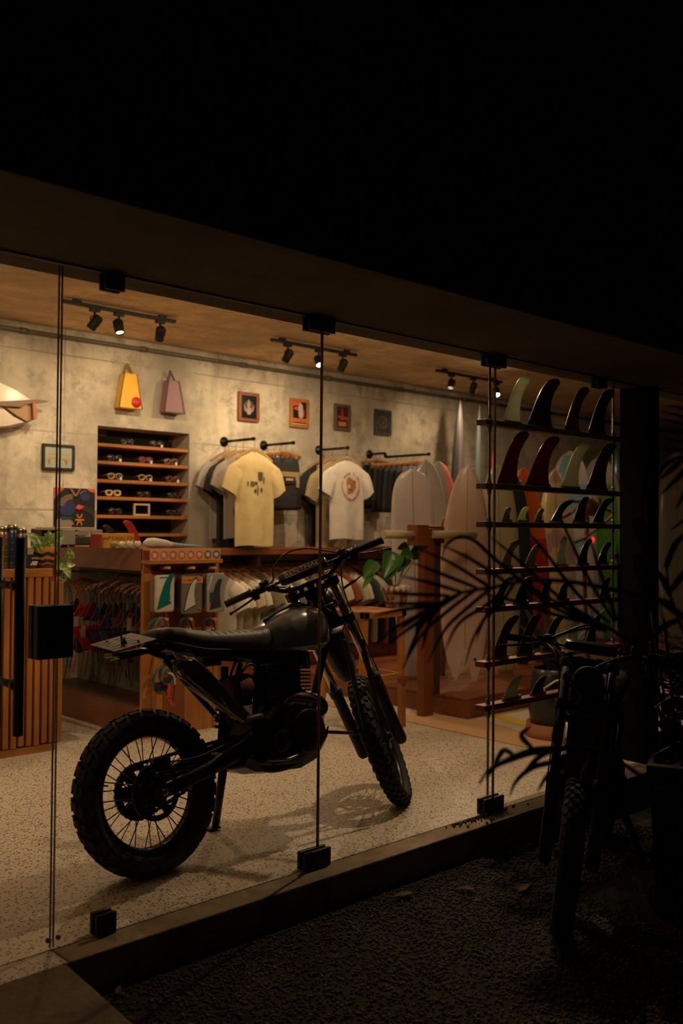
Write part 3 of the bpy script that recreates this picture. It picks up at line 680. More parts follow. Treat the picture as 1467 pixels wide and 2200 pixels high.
    m = MB(); p = bl(463, 1782, .27); k0 = V((.50, .12, .36)); m.tube([k0, p + V((0, 0, .01))], [.020, .018], 10); m.obx(p + V((-.01, .01, .006)), V((.03, 0, 0)), V((0, .025, 0)), V((0, 0, .004)))
    m.build('kickstand', BMETAL, bike, local=True)
    for s in (-1, 1):
        m = MB(); m.tube([(.53, s * .12, .37), (.53, s * .155, .375)], .012, 8); m.bx(.51, .55, s * .155, s * .21, .365, .385); m.build('footpeg', BMETAL, bike, local=True, bevel=.003)
    m = MB(); m.tube(spline([(.53, -.14, .36), (.62, -.165, .35), (.70, -.17, .36)], 5), .006, 6); m.bx(.69, .72, -.185, -.155, .352, .366); m.build('brake_pedal', STEEL, bike, local=True)


    return bike
bike = make_bike('black scrambler motorcycle with dark grey tank parked behind the glass, front wheel turned away', .678)
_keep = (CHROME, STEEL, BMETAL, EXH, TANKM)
CHROME = STEEL = EXH = TANKM = BMETAL = mat((.006, .0055, .005), .6)  # near-black metal and paint: the dark outside is put into the colour
bike2 = make_bike('motorcycle parked outside on the gravel at the right, nearly lost in the dark', .14, False)
_h = math.radians(205); _c = onZ(1212, 2000, GZ)
bike2.matrix_basis = M.Translation((_c.x - math.cos(_h) * 1.43 * .85, _c.y - math.sin(_h) * 1.43 * .85, GZ + .02)) @ M.Rotation(_h, 4, 'Z') @ M.Rotation(math.radians(-3), 4, 'X') @ M.Scale(.85, 4)
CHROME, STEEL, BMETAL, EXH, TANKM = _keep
# ================================================================ slatted counter by the door
CY1 = 5.585
xr = 2.93; ztc = 1.128; xl = 1.55
ct = thing('slatted_counter', 'orange teak counter faced with upright slats, standing behind the glass door', 'counter', ((xl + xr) / 2, CY1 + .3, 0))
m = MB(); m.bx(xl, xr - .075, CY1, CY1 + .62, ztc - .05, ztc); m.build('top', WOODO['x'], ct, bevel=.003)
m = MB(); m.bx(xl, xr - .02, CY1 + .035, CY1 + .60, .04, ztc - .05); m.build('carcass', WOODR['z'], ct)
m = MB(); m.bx(xl, xr - .03, CY1 + .01, CY1 + .6, 0, .045); m.build('plinth', WOODO['x'], ct)
per = .0495; n = int((xr - xl) / per)
for i in range(n):
    x1 = xr - i * per; dz = 0 if i > 1 else -.0
    m = MB(); m.bx(x1 - .033, x1, CY1 + .004, CY1 + .034, .048 + (i % 3) * .004, ztc - (.052 if i > 1 else .085)); m.build('slat', WOODO['z'], ct, bevel=.0015)
m = MB(); m.bx(xr - .075, xr, CY1 + .034, CY1 + .55, ztc - .085, ztc - .06); m.build('side_ledge', WOODO['x'], ct, bevel=.002)
# things on it
def at_counter(px, dy=.1): p = onY(px, 1222, CY1 + dy); return V((p.x, CY1 + dy, ztc))
NAVY = mat((.02, .035, .08), .3, .2, coat=.5)
for px, lab, hh, colr in ((26, 'navy blue metal drinks flask with silver lid, on the slatted counter beside the pull bar', .27, NAVY), (5, 'bronze coloured tall flask at the left frame edge on the slatted counter', .26, mat((.25, .14, .08), .3, .7)), (45, 'copper coloured flask half hidden behind the pull bar on the slatted counter', .25, mat((.22, .12, .07), .3, .6))):
    p = at_counter(px, .12); t = thing('drinks_flask', lab, 'flask', p, 'flasks on the slatted counter')
    m = MB(); m.lathe([(.0, 0), (.034, .002), (.037, .01), (.037, hh * .80), (.032, hh * .86), (.030, hh * .88)], p, n=20)
    for k in range(5): m.lathe([(.0375, hh * (.12 + k * .15)), (.0385, hh * (.13 + k * .15)), (.0375, hh * (.14 + k * .15))], p, n=20, caps=False)
    m.build('flask_body', colr, t)
    m = MB(); m.lathe([(.031, hh * .875), (.033, hh * .885), (.033, hh * .97), (.028, hh), (.0, hh)], p, n=20); m.build('lid', STEEL, t)
p = at_counter(63, .08); t = thing('glass_jar', 'glass jar with black and white printed label beside the potted vine', 'jar', p)
m = MB(); m.lathe([(.0, .002), (.043, .003), (.046, .012), (.046, .10), (.040, .115), (.040, .13), (.037, .13), (.037, .115), (.043, .10), (.043, .012), (.0, .008)], p, n=24); m.build('jar_body', glassmat('jar_glass', (.8, .78, .7)), t)
m = MB(); m.lathe([(.0465, .012), (.0465, .085)], p, n=24, caps=False); m.build('paper_label', mat((.012, .012, .012), .5), t)
m = MB()
for k in range(9):
    a = -1.9 + k * .1; c = p + V((.0470 * math.cos(a) + .006, .047 * math.sin(a) - .002, .025 + .008 * (k % 3))); m.ball(c, (.007, .002, .006), 8)
m.build('label_print', WHITE, t)
text('label_lettering', 'ures,', .024, p + V((0.014, -.0495, .066)), (1, -.12, 0), (0, 0, 1), WHITE, t)
p = at_counter(60, .24)
t = tag(MB().lathe([(.0, 0), (.05, 0), (.05, .05), (.0, .05)], p, n=16).build('paper_stack', PAPER, loc=p), 'small round stack of pale coasters behind the glass jar on the counter', 'coasters')
# potted vine
p = at_counter(97, .12); t = thing('potted_vine', 'trailing green and cream variegated vine in an orange and black patterned basket pot', 'potted plant', p)
m = MB(); m.lathe([(.0, 0), (.055, .001), (.064, .02), (.070, .06), (.070, .10), (.066, .135), (.060, .137), (.062, .10), (.0, .10)], p, n=28); pot = m.build('pot', mat((.48, .16, .03), .7, bmp=.3, bscale=200), t)
for z0, z1 in ((.035, .056), (.072, .098), (.012, .022)):
    m = MB(); m.lathe([(.0655 + z0 * .06, z0), (.0665 + z1 * .06, z1)], p, n=28, caps=False)
    vs = m.v
    for q in vs: q.z += .006 * math.sin(6 * math.atan2(q.y - p.y, q.x - p.x))
    m.build('woven_band', mat((.02, .016, .012), .8), pot)
m = MB(); m.lathe([(.0, .101), (.060, .103)], p, n=20); m.build('soil', mat((.03, .02, .012), .9, bmp=.6), pot)
LEAF = []
lm, nt, b = new_mat('variegated_leaf'); v_ = noise(nt, coords(nt), 55, 3); nt.links.new(mixc(nt, ramp(nt, v_, .50, .58), (.10, .19, .025), (.48, .50, .22)), b.inputs['Base Color']); b.inputs['Roughness'].default_value = .4; VLEAF = translucent((.20, .34, .05), .35, .4, vscale=45, c2=(.62, .64, .32))
GLEAF = translucent((.05, .17, .02), .4, .35, .3)
def leaf(mb, base, tip, width, nrm, droop=.15, heart=False, n=9):
    base, tip, nrm = V(base), V(tip), V(nrm).normalized(); d = tip - base; L_ = d.length; s = d.cross(nrm).normalized(); nn = s.cross(d).normalized(); rows = []
    for i in range(n + 1):
        t_ = i / n; w_ = width * (math.sin(PI * min(1, t_ ** .62)) ** .8 if not heart else (1.15 * math.sin(PI * t_ ** .42)) ** .62) if 0 < t_ < 1 else .001
        c = base + d * t_ - nn * droop * L_ * (t_ * t_)
        rows.append([c - s * w_ / 2 + nn * w_ * .14, c - s * w_ / 4 + nn * w_ * .04, c, c + s * w_ / 4 + nn * w_ * .04, c + s * w_ / 2 + nn * w_ * .14])
    vs = [q for r in rows for q in r]; vs += [q - nn * .0012 for q in vs]; fs = []; k = 5; off = len(rows) * 5
    for i in range(n):
        for j in range(4):
            a = i * k + j; fs.append((a, a + 1, a + 1 + k, a + k)); fs.append((a + off, a + k + off, a + 1 + k + off, a + 1 + off))
    mb.add(vs, fs, 0, True)
pg = p + V((0, 0, .13))
def pl(px, py, dy=0): return onY(px, py, CY1 + .12 + dy)
LV = [((88, 1182), (66, 1142), 22), ((95, 1180), (82, 1148), 18), ((97, 1182), (97, 1158), 15), ((100, 1180), (110, 1140), 18), ((108, 1180), (106, 1162), 16), ((112, 1170), (136, 1140), 18), ((90, 1186), (70, 1170), 14), ((112, 1176), (124, 1158), 12),
      ((146, 1204), (152, 1178), 15), ((143, 1212), (162, 1211), 13), ((136, 1210), (124, 1222), 17), ((137, 1222), (155, 1241), 15), ((132, 1236), (135, 1254), 14)]
for i, (a, b_, wpx) in enumerate(LV):
    dy = -.03 - .02 * (i % 3) if i > 7 else rnd.uniform(-.05, .04)
    m = MB(); leaf(m, pl(*a, dy), pl(*b_, dy - .02), wpx * .0052, (.2, -.8, .55), .2); m.build('leaf', VLEAF, t)
m = MB(); m.tube([pg] + spline([pl(108, 1172, -.02), pl(118, 1175, -.05), pl(124, 1184, -.06), pl(136, 1206, -.06), pl(138, 1222, -.06), pl(131, 1238, -.06)], 5), .0028, 6)
for a, b_ in (((136, 1206), (147, 1200)), ((138, 1214), (144, 1212))): m.tube([pl(*a, -.06), pl(*b_, -.05)], .0018, 5)
for i in range(8): m.tube([pg + V((rnd.uniform(-.02, .02), rnd.uniform(-.02, .02), -.03)), pl(*LV[i][0], 0)], .0018, 5)
m.build('stem', mat((.16, .22, .06), .5), t)

# ================================================================ display stand with hanging rail, peg board end
SX0, SX1, SY0, SY1, SZ = 3.455, 4.062, 5.50, 6.92, 1.250
st = thing('display_stand', 'long red-brown wooden display stand with hanging rail inside and peg board end', 'display stand', ((SX0 + SX1) / 2, 6.2, 0))
m = MB(); m.bx(SX0, SX1 - .03, SY0 + .02, SY1, SZ - .15, SZ); m.build('top_box', WOODR['y'], st, bevel=.003)
m = MB(); m.bx(SX0 + .012, SX1, SY0 + .03, SY1, 0, .20); m.build('plinth', WOODR['y'], st, bevel=.003)
m = MB(); m.bx(SX0 + .01, SX1 - .02, SY0 + .04, SY1, .20, .212); m.build('deck', WOODD['y'], st)
m = MB(); m.bx(SX0 + .30, SX0 + .315, SY0 + .04, SY1, .21, SZ - .15); m.build('divider', mat((.15, .16, .10), .8, var=.3, vscale=5), st)
m = MB(); m.bx(SX0, SX0 + .060, SY0, SY0 + .035, 0, SZ - .01); m.build('post', WOODO['z'], st, bevel=.002)
m = MB(); m.bx(SX1 - .035, SX1, SY0, SY0 + .035, 0, SZ - .09); m.build('post', WOODO['z'], st, bevel=.002)
for i, (a, b_) in enumerate(((SX0 + .062, 3.62), (3.622, 3.79), (3.792, SX1 - .037))):
    m = MB(); m.bx(a, b_, SY0 + .012, SY0 + .030, 0, 1.10); m.build('end_panel', WOODO['z'] if i != 1 else WOODR['z'], st, bevel=.0015)
m = MB(); m.bx(SX0 + .03, SX1 - .02, SY0 + .034, SY0 + .05, 0, SZ - .15); m.build('backing_board', WOODR['z'], st)
m = MB(); m.tube([(SX0 + .14, SY0 + .05, 1.055), (SX0 + .14, SY1 - .02, 1.055)], .011, 10); m.build('hanging_rail', BMETAL, st)
# ledge for the sticker box
zl = onY(330, 1212, SY0 - .05).z; zl1 = onY(330, 1204, SY0 - .05).z
lx0, lx1 = onY(319, 1208, SY0 - .07).x, onY(478, 1208, SY0 - .07).x
m = MB(); m.bx(lx0, lx1, SY0 - .075, SY0 + .02, zl, zl1); m.build('ledge', WOODO['x'], st, bevel=.002)
# pegs
PEG = [(352, 1221), (404, 1219), (452, 1218)]
pegs = []
for row, (py, xs_) in enumerate(((1222, (356, 409, 455)), (1332, (352, 404, 456)), (1408, (345, 400, 452)))):
    for px in xs_:
        q = onY(px, py, SY0 - .06); pegs.append(q)
        m = MB(); m.tube([(q.x, SY0 + .012, q.z), (q.x, SY0 - .105, q.z + .008)], .010, 10); m.build('peg', WOODL['y'], st)
# ---- sticker box
bx0, bx1 = onY(322, 1190, SY0 - .07).x, onY(473, 1190, SY0 - .07).x; bz1 = onY(330, 1181, SY0 - .07).z
t = thing('sticker_box', 'orange cardboard counter box with a row of round badges, on the peg board ledge', 'box', ((bx0 + bx1) / 2, SY0 - .03, zl1))
m = MB(); m.bx(bx0, bx1, SY0 - .072, SY0 - .068, zl1, bz1); m.bx(bx0, bx1, SY0 + .01, SY0 + .014, zl1, bz1 + .004); m.bx(bx0, bx0 + .003, SY0 - .068, SY0 + .01, zl1, bz1); m.bx(bx1 - .003, bx1, SY0 - .068, SY0 + .01, zl1, bz1); m.bx(bx0, bx1, SY0 - .068, SY0 + .01, zl1, zl1 + .003)
m.build('carton', mat((.58, .30, .09), .7), t)
m = MB(); m.bx(bx0 - .0022, bx0 - .0002, SY0 - .066, SY0 + .008, zl1 + .006, bz1 - .006); m.build('side_print', mat((.22, .02, .012), .6), t)
for k in range(8):
    cx = bx0 + (bx1 - bx0) * (k + .5) / 8; cz = (zl1 + bz1) / 2; rr = (bx1 - bx0) / 16 * .84
    c1 = mat((.60, .13, .07), .6) if k < 6 else mat((.11, .10, .16), .6)
    m = MB(); m.lathe([(rr * .58, 0), (rr, 0), (rr, .0012), (rr * .58, .0012)], (cx, SY0 - .072, cz), (0, -1, 0), 20, closed=True); rg = m.build('badge', c1, t)
    m = MB()
    for a in range(6): ca = a * PI / 3; m.ball((cx + rr * .38 * math.cos(ca), SY0 - .0728, cz + rr * .38 * math.sin(ca)), (rr * .26, .0008, rr * .16), 8)
    m.ball((cx, SY0 - .0728, cz), (rr * .42, .0009, rr * .22), 8)
    m.build('badge_emblem', PAPER, rg)
# ---- things lying on the stand
t0 = onY(215, 1178, 5.62); t1 = onY(305, 1178, 5.62); zb1 = onY(250, 1150, 5.62).z
t = thing('fin_carton', 'orange lettered carton lying on the display stand top beside the red fin', 'box', ((t0.x + t1.x) / 2, 5.72, SZ))
m = MB(); m.bx(t0.x + .05, t1.x, 5.72, 5.80, SZ, zb1 + .01); m.build('carton', mat((.62, .30, .03), .65), t, bevel=.002)
m = MB(); m.bx(t0.x + .03, t0.x + .048, 5.68, 5.80, SZ, zb1 + .006); m.build('carton_end', mat((.30, .035, .015), .6), t, bevel=.001)
text('carton_lettering', 'CAPTAIN FIN', .038, ((t0.x + t1.x) / 2 + .03, 5.7192, SZ + .062), (1, 0, 0), (0, 0, 1), mat((.20, .07, .01), .6), t, sx=1.25)
CLOTH = mat((.55, .52, .48), .75, var=.25, vscale=14, bmp=.4, bscale=70)
def lump(mb, pts, r, fl=.6, n=10, jit=.2):
    sec = []; P = [V(q) for q in pts]
    for i, q in enumerate(P):
        d = (P[min(i + 1, len(P) - 1)] - P[max(i - 1, 0)]).normalized(); u = d.cross(V((0, 0, 1))).normalized(); rr = r[i]
        sec.append([q + u * rr * math.cos(a) * (1 + rnd.uniform(-jit, jit)) + V((0, 0, 1)) * rr * fl * math.sin(a) * (1 + rnd.uniform(-jit, jit)) for a in [2 * PI * k / n for k in range(n)]])
    mb.loft(sec)
z = SZ
def ons(px, y, dz): p = onY(px, 1170, y); return V((p.x, y, SZ + dz))
t = thing('crumpled_packets', 'row of crumpled clear and white packets in front of the orange carton', 'packets', ons(265, 5.60, 0))
for i in range(4):
    m = MB(); c = ons(244 + i * 17, 5.60, .022); lump(m, [c + V((-.024, 0, 0)), c + V((-.012, 0, .004)), c + V((.0, 0, -.002)), c + V((.014, 0, .005)), c + V((.026, 0, 0))], [.008, .022, .024, .022, .008], .95)
    m.build('packet', mat((.5, .47, .40) if i != 0 else (.25, .23, .05), .35, coat=.4), t)
t = thing('rolled_wax_cloth', 'white bundled cloth with tan band ending in a pale teal cone, on the stand top', 'cloth', ons(360, 5.60, 0))
m = MB(); lump(m, [ons(308, 5.60, .03), ons(318, 5.6, .035), ons(332, 5.6, .035), ons(345, 5.6, .032), ons(356, 5.6, .028), ons(368, 5.6, .022)], [.012, .036, .038, .036, .03, .020], .9, 12, .08); m.build('cloth_bundle', CLOTH, t)
m = MB(); m.tube([ons(366, 5.6, .021), ons(371, 5.6, .019)], .021, 12); m.build('band', mat((.40, .24, .08), .6), t)
m = MB(); m.tube([ons(371, 5.6, .02), ons(395, 5.6, .015), ons(432, 5.6, .009)], [.019, .013, .005], 12); m.build('cone', mat((.18, .30, .30), .5), t)
# turntable / till block
q = ons(128, 5.95, 0); q2 = ons(240, 5.95, 0)
t = thing('record_player', 'silver-grey record player with raised lid, on the stand behind the vine', 'record player', ((q.x + q2.x) / 2, 6.05, SZ))
gx0, gx1 = onY(130, 1170, 5.9).x, onY(215, 1170, 5.9).x
m = MB(); m.bx(gx0, gx1, 5.9, 6.25, SZ + .015, SZ + .075); m.build('deck', mat((.05, .045, .04), .4), t, bevel=.006)
m = MB()
for x in (gx0 + .04, gx1 - .04):
    for y in (5.93, 6.22): m.lathe([(.02, 0), (.02, .016)], (x, y, SZ), n=10)
m.build('foot', BLACK, t)
m = MB(); m.lathe([(.0, .0), (.13, .0), (.135, .004), (.135, .018), (.12, .022), (.0, .022)], ((gx0 + gx1) / 2 - .02, 6.08, SZ + .075), n=32); m.build('platter', STEEL, t)
m = MB(); m.tube([(gx1 - .04, 6.2, SZ + .11), (gx1 - .05, 6.0, SZ + .11), (gx1 - .10, 5.95, SZ + .10)], .005, 8); m.lathe([(.022, 0), (.022, .03)], (gx1 - .04, 6.2, SZ + .075), n=12); m.build('tonearm', STEEL, t)
m = MB(); m.bx(gx0 + .01, gx0 + .10, 5.885, 5.898, SZ + .02, SZ + .12); m.bx(gx0 + .12, gx0 + .20, 5.885, 5.898, SZ + .08, SZ + .12); m.bx(gx0 + .21, gx0 + .30, 5.885, 5.898, SZ + .085, SZ + .12); m.build('control_box', mat((.34, .29, .23), .5), t, bevel=.003)
m = MB(); m.bx(gx0 + .0, gx1 + .02, 6.0, 6.27, SZ + .115, SZ + .135); m.build('lid', mat((.42, .37, .29), .45), t, bevel=.004)
p = onY(103, 1150, 6.3); t = tag(MB().bx(p.x - .10, p.x + .10, 6.2, 6.36, SZ, onY(103, 1136, 6.3).z).build('speaker_box', BLACK, loc=(p.x, 6.3, SZ), bevel=.006), 'small black speaker box behind the vine leaves, left of the record player', 'speaker')
# red fin and dark fin standing on the stand near the carton
def fin_outline(w_, h, tx, tr, lead=1.0, n=12):
    """points in (x,z): base from 0..w, tip near (tx,h)"""
    P = bez([(0, 0, 0), (tx * .30, 0, h * .50 * lead), (tx * .50, 0, h * 1.02), (tx, 0, h)], n)
    Q = bez([(tx + tr * .9, 0, h - tr * .5), (tx + tr * 1.1, 0, h - tr * 1.6), (tx * .50 + w_ * .30, 0, h * .78), (w_ * .82, 0, h * .35), (w_, 0, 0)], n)
    return P + Q
def fin(label, x0, x1, xt, z0, z1, y, m_, tr=.02, group=None, tab=True, extra=None, th=.010, cat='fin', name='surfboard_fin'):
    o = thing(name, label, cat, ((x0 + x1) / 2, y, z0), group)
    w_, h = abs(x1 - x0), z1 - z0; sgn = 1 if x1 > x0 else -1
    pts = [V((x0 + sgn * q.x, y, z0 + q.z)) for q in fin_outline(w_, h, abs(xt - x0) * (1 if (xt - x0) * sgn > 0 else -1) - tr * .6, tr)]
    c = sum(pts, V()) / len(pts); m = MB(); n = len(pts); rings = []
    for yy, s in ((-th / 2, .955), (-th * .28, 1.0), (th * .28, 1.0), (th / 2, .955)): rings.append([V((c.x + (q.x - c.x) * s, y + yy, max(z0, c.z + (q.z - c.z) * s))) for q in pts])
    m.loft(rings, 0, True); m.build('blade', m_, o)
    if tab:
        m = MB(); m.bx(min(x0, x1) + w_ * .06, max(x0, x1) + .012, y - .006, y + .006, z0, z0 + .012); m.lathe([(.006, 0), (.006, .006)], (max(x0, x1) + .006, y, z0 + .012), n=10); m.build('base_tab', mat((.30, .26, .20), .5), o)
    return o
a, b_, c_ = onY(277, 1148, 5.9), onY(307, 1148, 5.9), onY(266, 1118, 5.9)
fin('bright red fin standing behind the orange carton, leaning left', b_.x, a.x, c_.x, SZ, c_.z, 5.9, mat((.42, .02, .02), .4), .02)
a, b_, c_ = onY(238, 1148, 6.0), onY(262, 1148, 6.0), onY(222, 1128, 6.0)
fin('dark smoky fin lying low between the record player and the red fin', b_.x, a.x, c_.x, SZ, c_.z, 6.0, mat((.03, .035, .03), .35), .015)

# ================================================================ packets on the pegs
BAGM = mat((.30, .27, .22), .3, coat=.6)
def bag(px0, px1, py0, py1, y, colr, label, group, content=None, tilt=0.0):
    x0, x1 = onY(px0, (py0 + py1) / 2, y).x, onY(px1, (py0 + py1) / 2, y).x; z1, z0 = onY((px0 + px1) / 2, py0, y).z, onY((px0 + px1) / 2, py1, y).z
    t = thing('fin_packet', label, 'fin packet', ((x0 + x1) / 2, y, z0), group)
    m = MB(); cx, cz = (x0 + x1) / 2, (z0 + z1) / 2; sec = []
    for yy, s in ((-.008, .90), (-.006, 1), (.006, 1), (.008, .90)):
        ring = []
        for k in range(24):
            a = 2 * PI * k / 24; ring.append(V((cx + (x1 - x0) / 2 * s * math.copysign(min(1, abs(math.cos(a)) * 1.32) ** .6, math.cos(a)), y + yy, cz + (z1 - z0) / 2 * s * math.copysign(min(1, abs(math.sin(a)) * 1.32) ** .6, math.sin(a)))))
        sec.append(ring)
    m.loft(sec); m.build('bag', colr, t)
    return t, x0, x1, z0, z1
def shape(t, name, pts, y, m_, th=.003): m = MB(); m.prism([V((x, y, z)) for x, z in pts], (0, th, 0)); return m.build(name, m_, t)
def fin2(t, name, x0, z0, w_, h, lean, y, m_, sc=1.0, base_slope=.0):
    P = fin_outline(w_, h, lean, w_ * .16, 1.0, 8); pts = [(x0 + q.x, z0 + q.z + q.x * base_slope) for q in P]; return shape(t, name, pts, y, m_)
CREAM = mat((.52, .44, .33), .55)
yf = SY0 - .085
for k in range(3): bag(323 + k * 3, 372 - k, 1236, 1314 - k * 2, yf + .012 * (3 - k), mat((.28 - .05 * k, .18, .13), .4), 'tan edged fin packet, %s behind the teal fin packet' % ['last', 'second', 'directly'][k], 'spare packets behind the teal fin packet')
t, x0, x1, z0, z1 = bag(332, 373, 1235, 1315, yf, CREAM, 'pale packet holding a large teal fin, left peg of the top row', 'packets on the top pegs')
fin2(t, 'packed_fin', x0 + .012, z0 + .018, (x1 - x0) * .74, (z1 - z0) * .80, (x1 - x0) * .78, yf - .011, mat((.0, .13, .12), .4), base_slope=.35)
shape(t, 'card', [(x0 + .01, z1 - .012), (x1 - .02, z1 - .012), (x0 + .04, z0 + .12), (x0 + .01, z0 + .1)], yf - .0092, WHITE, .001)
shape(t, 'card_print', [(x0 + .03, z1 - .022), (x1 - .05, z1 - .020), (x1 - .05, z1 - .014), (x0 + .03, z1 - .016)], yf - .0105, BLACK, .001)
m = MB(); m.ball((x1 - .035, yf - .013, z0 + .075), .006, 8); m.build('screw', CREAM, t)
for k in range(3): bag(379 + k * 3, 434 - k, 1234, 1313 - k * 2, yf + .012 * (3 - k), mat((.025, .022, .02), .4), 'dark fin packet, %s behind the orange header packet' % ['last', 'second', 'directly'][k], 'spare packets behind the orange header packet')
t, x0, x1, z0, z1 = bag(389, 433, 1237, 1318, yf, mat((.16, .14, .11), .3, coat=.6), 'clear packet with orange CAPTAIN FIN header and a white fin, middle peg', 'packets on the top pegs')
m = MB(); m.bx(x0 - .002, x1 + .002, yf - .0115, yf - .0085, z1 - .05, z1 - .010); hd = m.build('header_card', mat((.62, .20, .03), .55), t)
text('header_lettering', 'CAPTAIN FIN', .019, ((x0 + x1) / 2 + .008, yf - .0122, z1 - .030), (1, 0, .0), (0, 0, 1), mat((.10, .02, .01), .5), t, sx=1.0)
m = MB(); m.lathe([(.007, 0), (.009, 0), (.009, .001), (.007, .001)], (x0 + .014, yf - .0115, z1 - .030), (0, -1, 0), 14, closed=True); m.build('header_emblem', mat((.10, .02, .01), .5), t)
fin2(t, 'fin_outline', x0 + .012, z0 + .012, (x1 - x0) * .62, (z1 - z0) * .74, (x1 - x0) * .58, yf - .0105, BLACK, base_slope=.45)
fin2(t, 'packed_fin', x0 + .018, z0 + .020, (x1 - x0) * .54, (z1 - z0) * .68, (x1 - x0) * .52, yf - .0128, mat((.55, .52, .46), .4), base_slope=.45)
m = MB()
for k in range(5): m.ball((x0 + .028 + k * .014, yf - .0148, z0 + .026 + k * .0065), .0022, 6)
m.build('fin_holes', BLACK, t)
m = MB(); m.ball((x1 - .025, yf - .011, z0 + .03), (.016, .004, .010), 8); m.build('red_key', mat((.5, .03, .01), .5), t)
for k in range(3): bag(434 + k * 4, 478 - k, 1232, 1312 - k * 3, yf + .012 * (3 - k), mat((.14, .12, .09), .35), 'grey fin packet, %s behind the blue striped packet' % ['last', 'second', 'directly'][k], 'spare packets behind the blue striped packet')
t, x0, x1, z0, z1 = bag(443, 481, 1231, 1315, yf, mat((.28, .27, .25), .35, coat=.5), 'grey packet with a black fin and blue stripes, right peg of the top row', 'packets on the top pegs')
fin2(t, 'packed_fin', x0 + .022, z0 + .018, (x1 - x0) * .66, (z1 - z0) * .72, (x1 - x0) * .58, yf - .0105, mat((.035, .033, .03), .4), base_slope=.2)
for k in range(5): shape(t, 'blue_stripe', [(x0 + .022, z0 + .072 + k * .014), (x0 + .052, z0 + .074 + k * .014), (x0 + .052, z0 + .083 + k * .014), (x0 + .022, z0 + .081 + k * .014)], yf - .013, mat((.01, .08, .30), .4), .002)
shape(t, 'yellow_edge', [(x0 + .004, z0 + .05), (x0 + .012, z0 + .05), (x0 + .009, z0 + .15), (x0 + .002, z0 + .15)], yf - .0105, mat((.55, .32, .04), .5), .002)
shape(t, 'white_strip', [(x0 + .002, z0 + .155), (x0 + .010, z0 + .150), (x0 + .045, z1 - .02), (x0 + .035, z1 - .012)], yf - .0105, WHITE, .002)
# middle row: leashes
def leash(px, py, r_px, y, c1, label, group, txt=None, red=False, drop=0):
    c = onY(px, py, y); r = r_px * .00305
    t = thing('coiled_leash', label, 'surf leash', (c.x, y, c.z - r), group)
    m = MB(); pts = []
    for k in range(3 * 24 + 1): a = 2 * PI * k / 24; rr = r * (1 - .05 * (k / 24)); pts.append(V((c.x + rr * .85 * math.cos(a), y + .004 * math.sin(a * 1.3) - k * .0003, c.z + rr * 1.15 * math.sin(a))))
    m.tube(pts, .0042, 6); m.build('cord', c1, t)
    m = MB(); m.obx((c.x + .004, y - .02, c.z - r * .45), (r * .75, 0, 0), (0, .006, 0), (0, 0, r * .38)); m.build('cuff', BLACK, t, bevel=.004)
    m = MB(); m.obx((c.x - r * .05, y - .012, c.z + r * .6), (r * .22, 0, 0), (0, .006, 0), (0, 0, r * .35)); m.build('swivel', c1, t, bevel=.003)
    if red: m = MB(); m.obx((c.x + .012, y - .027, c.z - r * .95), (r * .42, 0, 0), (0, .004, 0), (0, 0, r * .22)); m.build('red_strap', mat((.5, .015, .02), .5), t)
    return t, c, r
TEALC = mat((.02, .09, .11), .35, coat=.4); GREYC = mat((.14, .12, .10), .35, coat=.4)
for px, cc, rd_, lab in ((346, GREYC, False, 'grey coiled surf leash with white lettered cuff, left peg of the second row'), (396, BLACK, True, 'black coiled surf leash with red strap, middle peg of the second row'), (446, BLACK, False, 'black coiled surf leash with pale lettered cuff, right peg of the second row')):
    t, c, r = leash(px, 1350, 21, SY0 - .07, cc, lab, 'leashes on the second row of pegs', red=rd_)
    m = MB()
    for row in range(2):
        for k in range(5):
            if (k + row) % 4 != 3: m.obx((c.x - .022 + k * .013, SY0 - .0975, c.z - .010 - row * .028 + k * .002), (.0045, 0, 0), (0, .0006, 0), (0, 0, .0065))
    m.build('cuff_print', PAPER, t)
leash(333, 1350, 20, SY0 - .045, TEALC, 'teal coiled surf leash hanging behind the grey leash on the left peg', 'leashes on the second row of pegs')
t, c, r = leash(345, 1462, 26, SY0 - .07, TEALC, 'dark teal coiled leash with long cord, lowest left peg above the motorcycle wheel', 'leashes on the lowest peg')
m = MB(); m.tube(spline([c + V((0, -.01, .1)), c + V((-.02, -.01, .03)), c + V((.01, -.01, -.03)), c + V((-.01, -.01, -.08))], 6), .005, 6); m.build('cord_end', TEALC, t)
t, c, r = leash(358, 1452, 17, SY0 - .10, GREYC, 'black leash with white lettered cuff and hanging red straps, lowest left peg', 'leashes on the lowest peg')
m = MB(); m.tube(bez([c + V((.0, -.02, .02)), c + V((.05, -.02, .02)), c + V((.05, -.02, -.06))], 8), .006, 6); m.build('white_cuff', WHITE, t)
m = MB(); m.obx(c + V((.005, -.02, -.10)), (.012, 0, 0), (0, .003, 0), (.004, 0, .045)); m.obx(c + V((.02, -.02, -.17)), (.012, 0, 0), (0, .003, 0), (-.014, 0, .03)); m.build('red_strap', mat((.55, .035, .02), .5), t)
m = MB(); m.tube(spline([c + V((-.02, -.015, -.08)), c + V((.0, -.02, -.14)), c + V((.03, -.02, -.17)), c + V((.045, -.02, -.12)), c + V((.05, -.02, -.05))], 5), .003, 6); m.build('cord', BLACK, t)

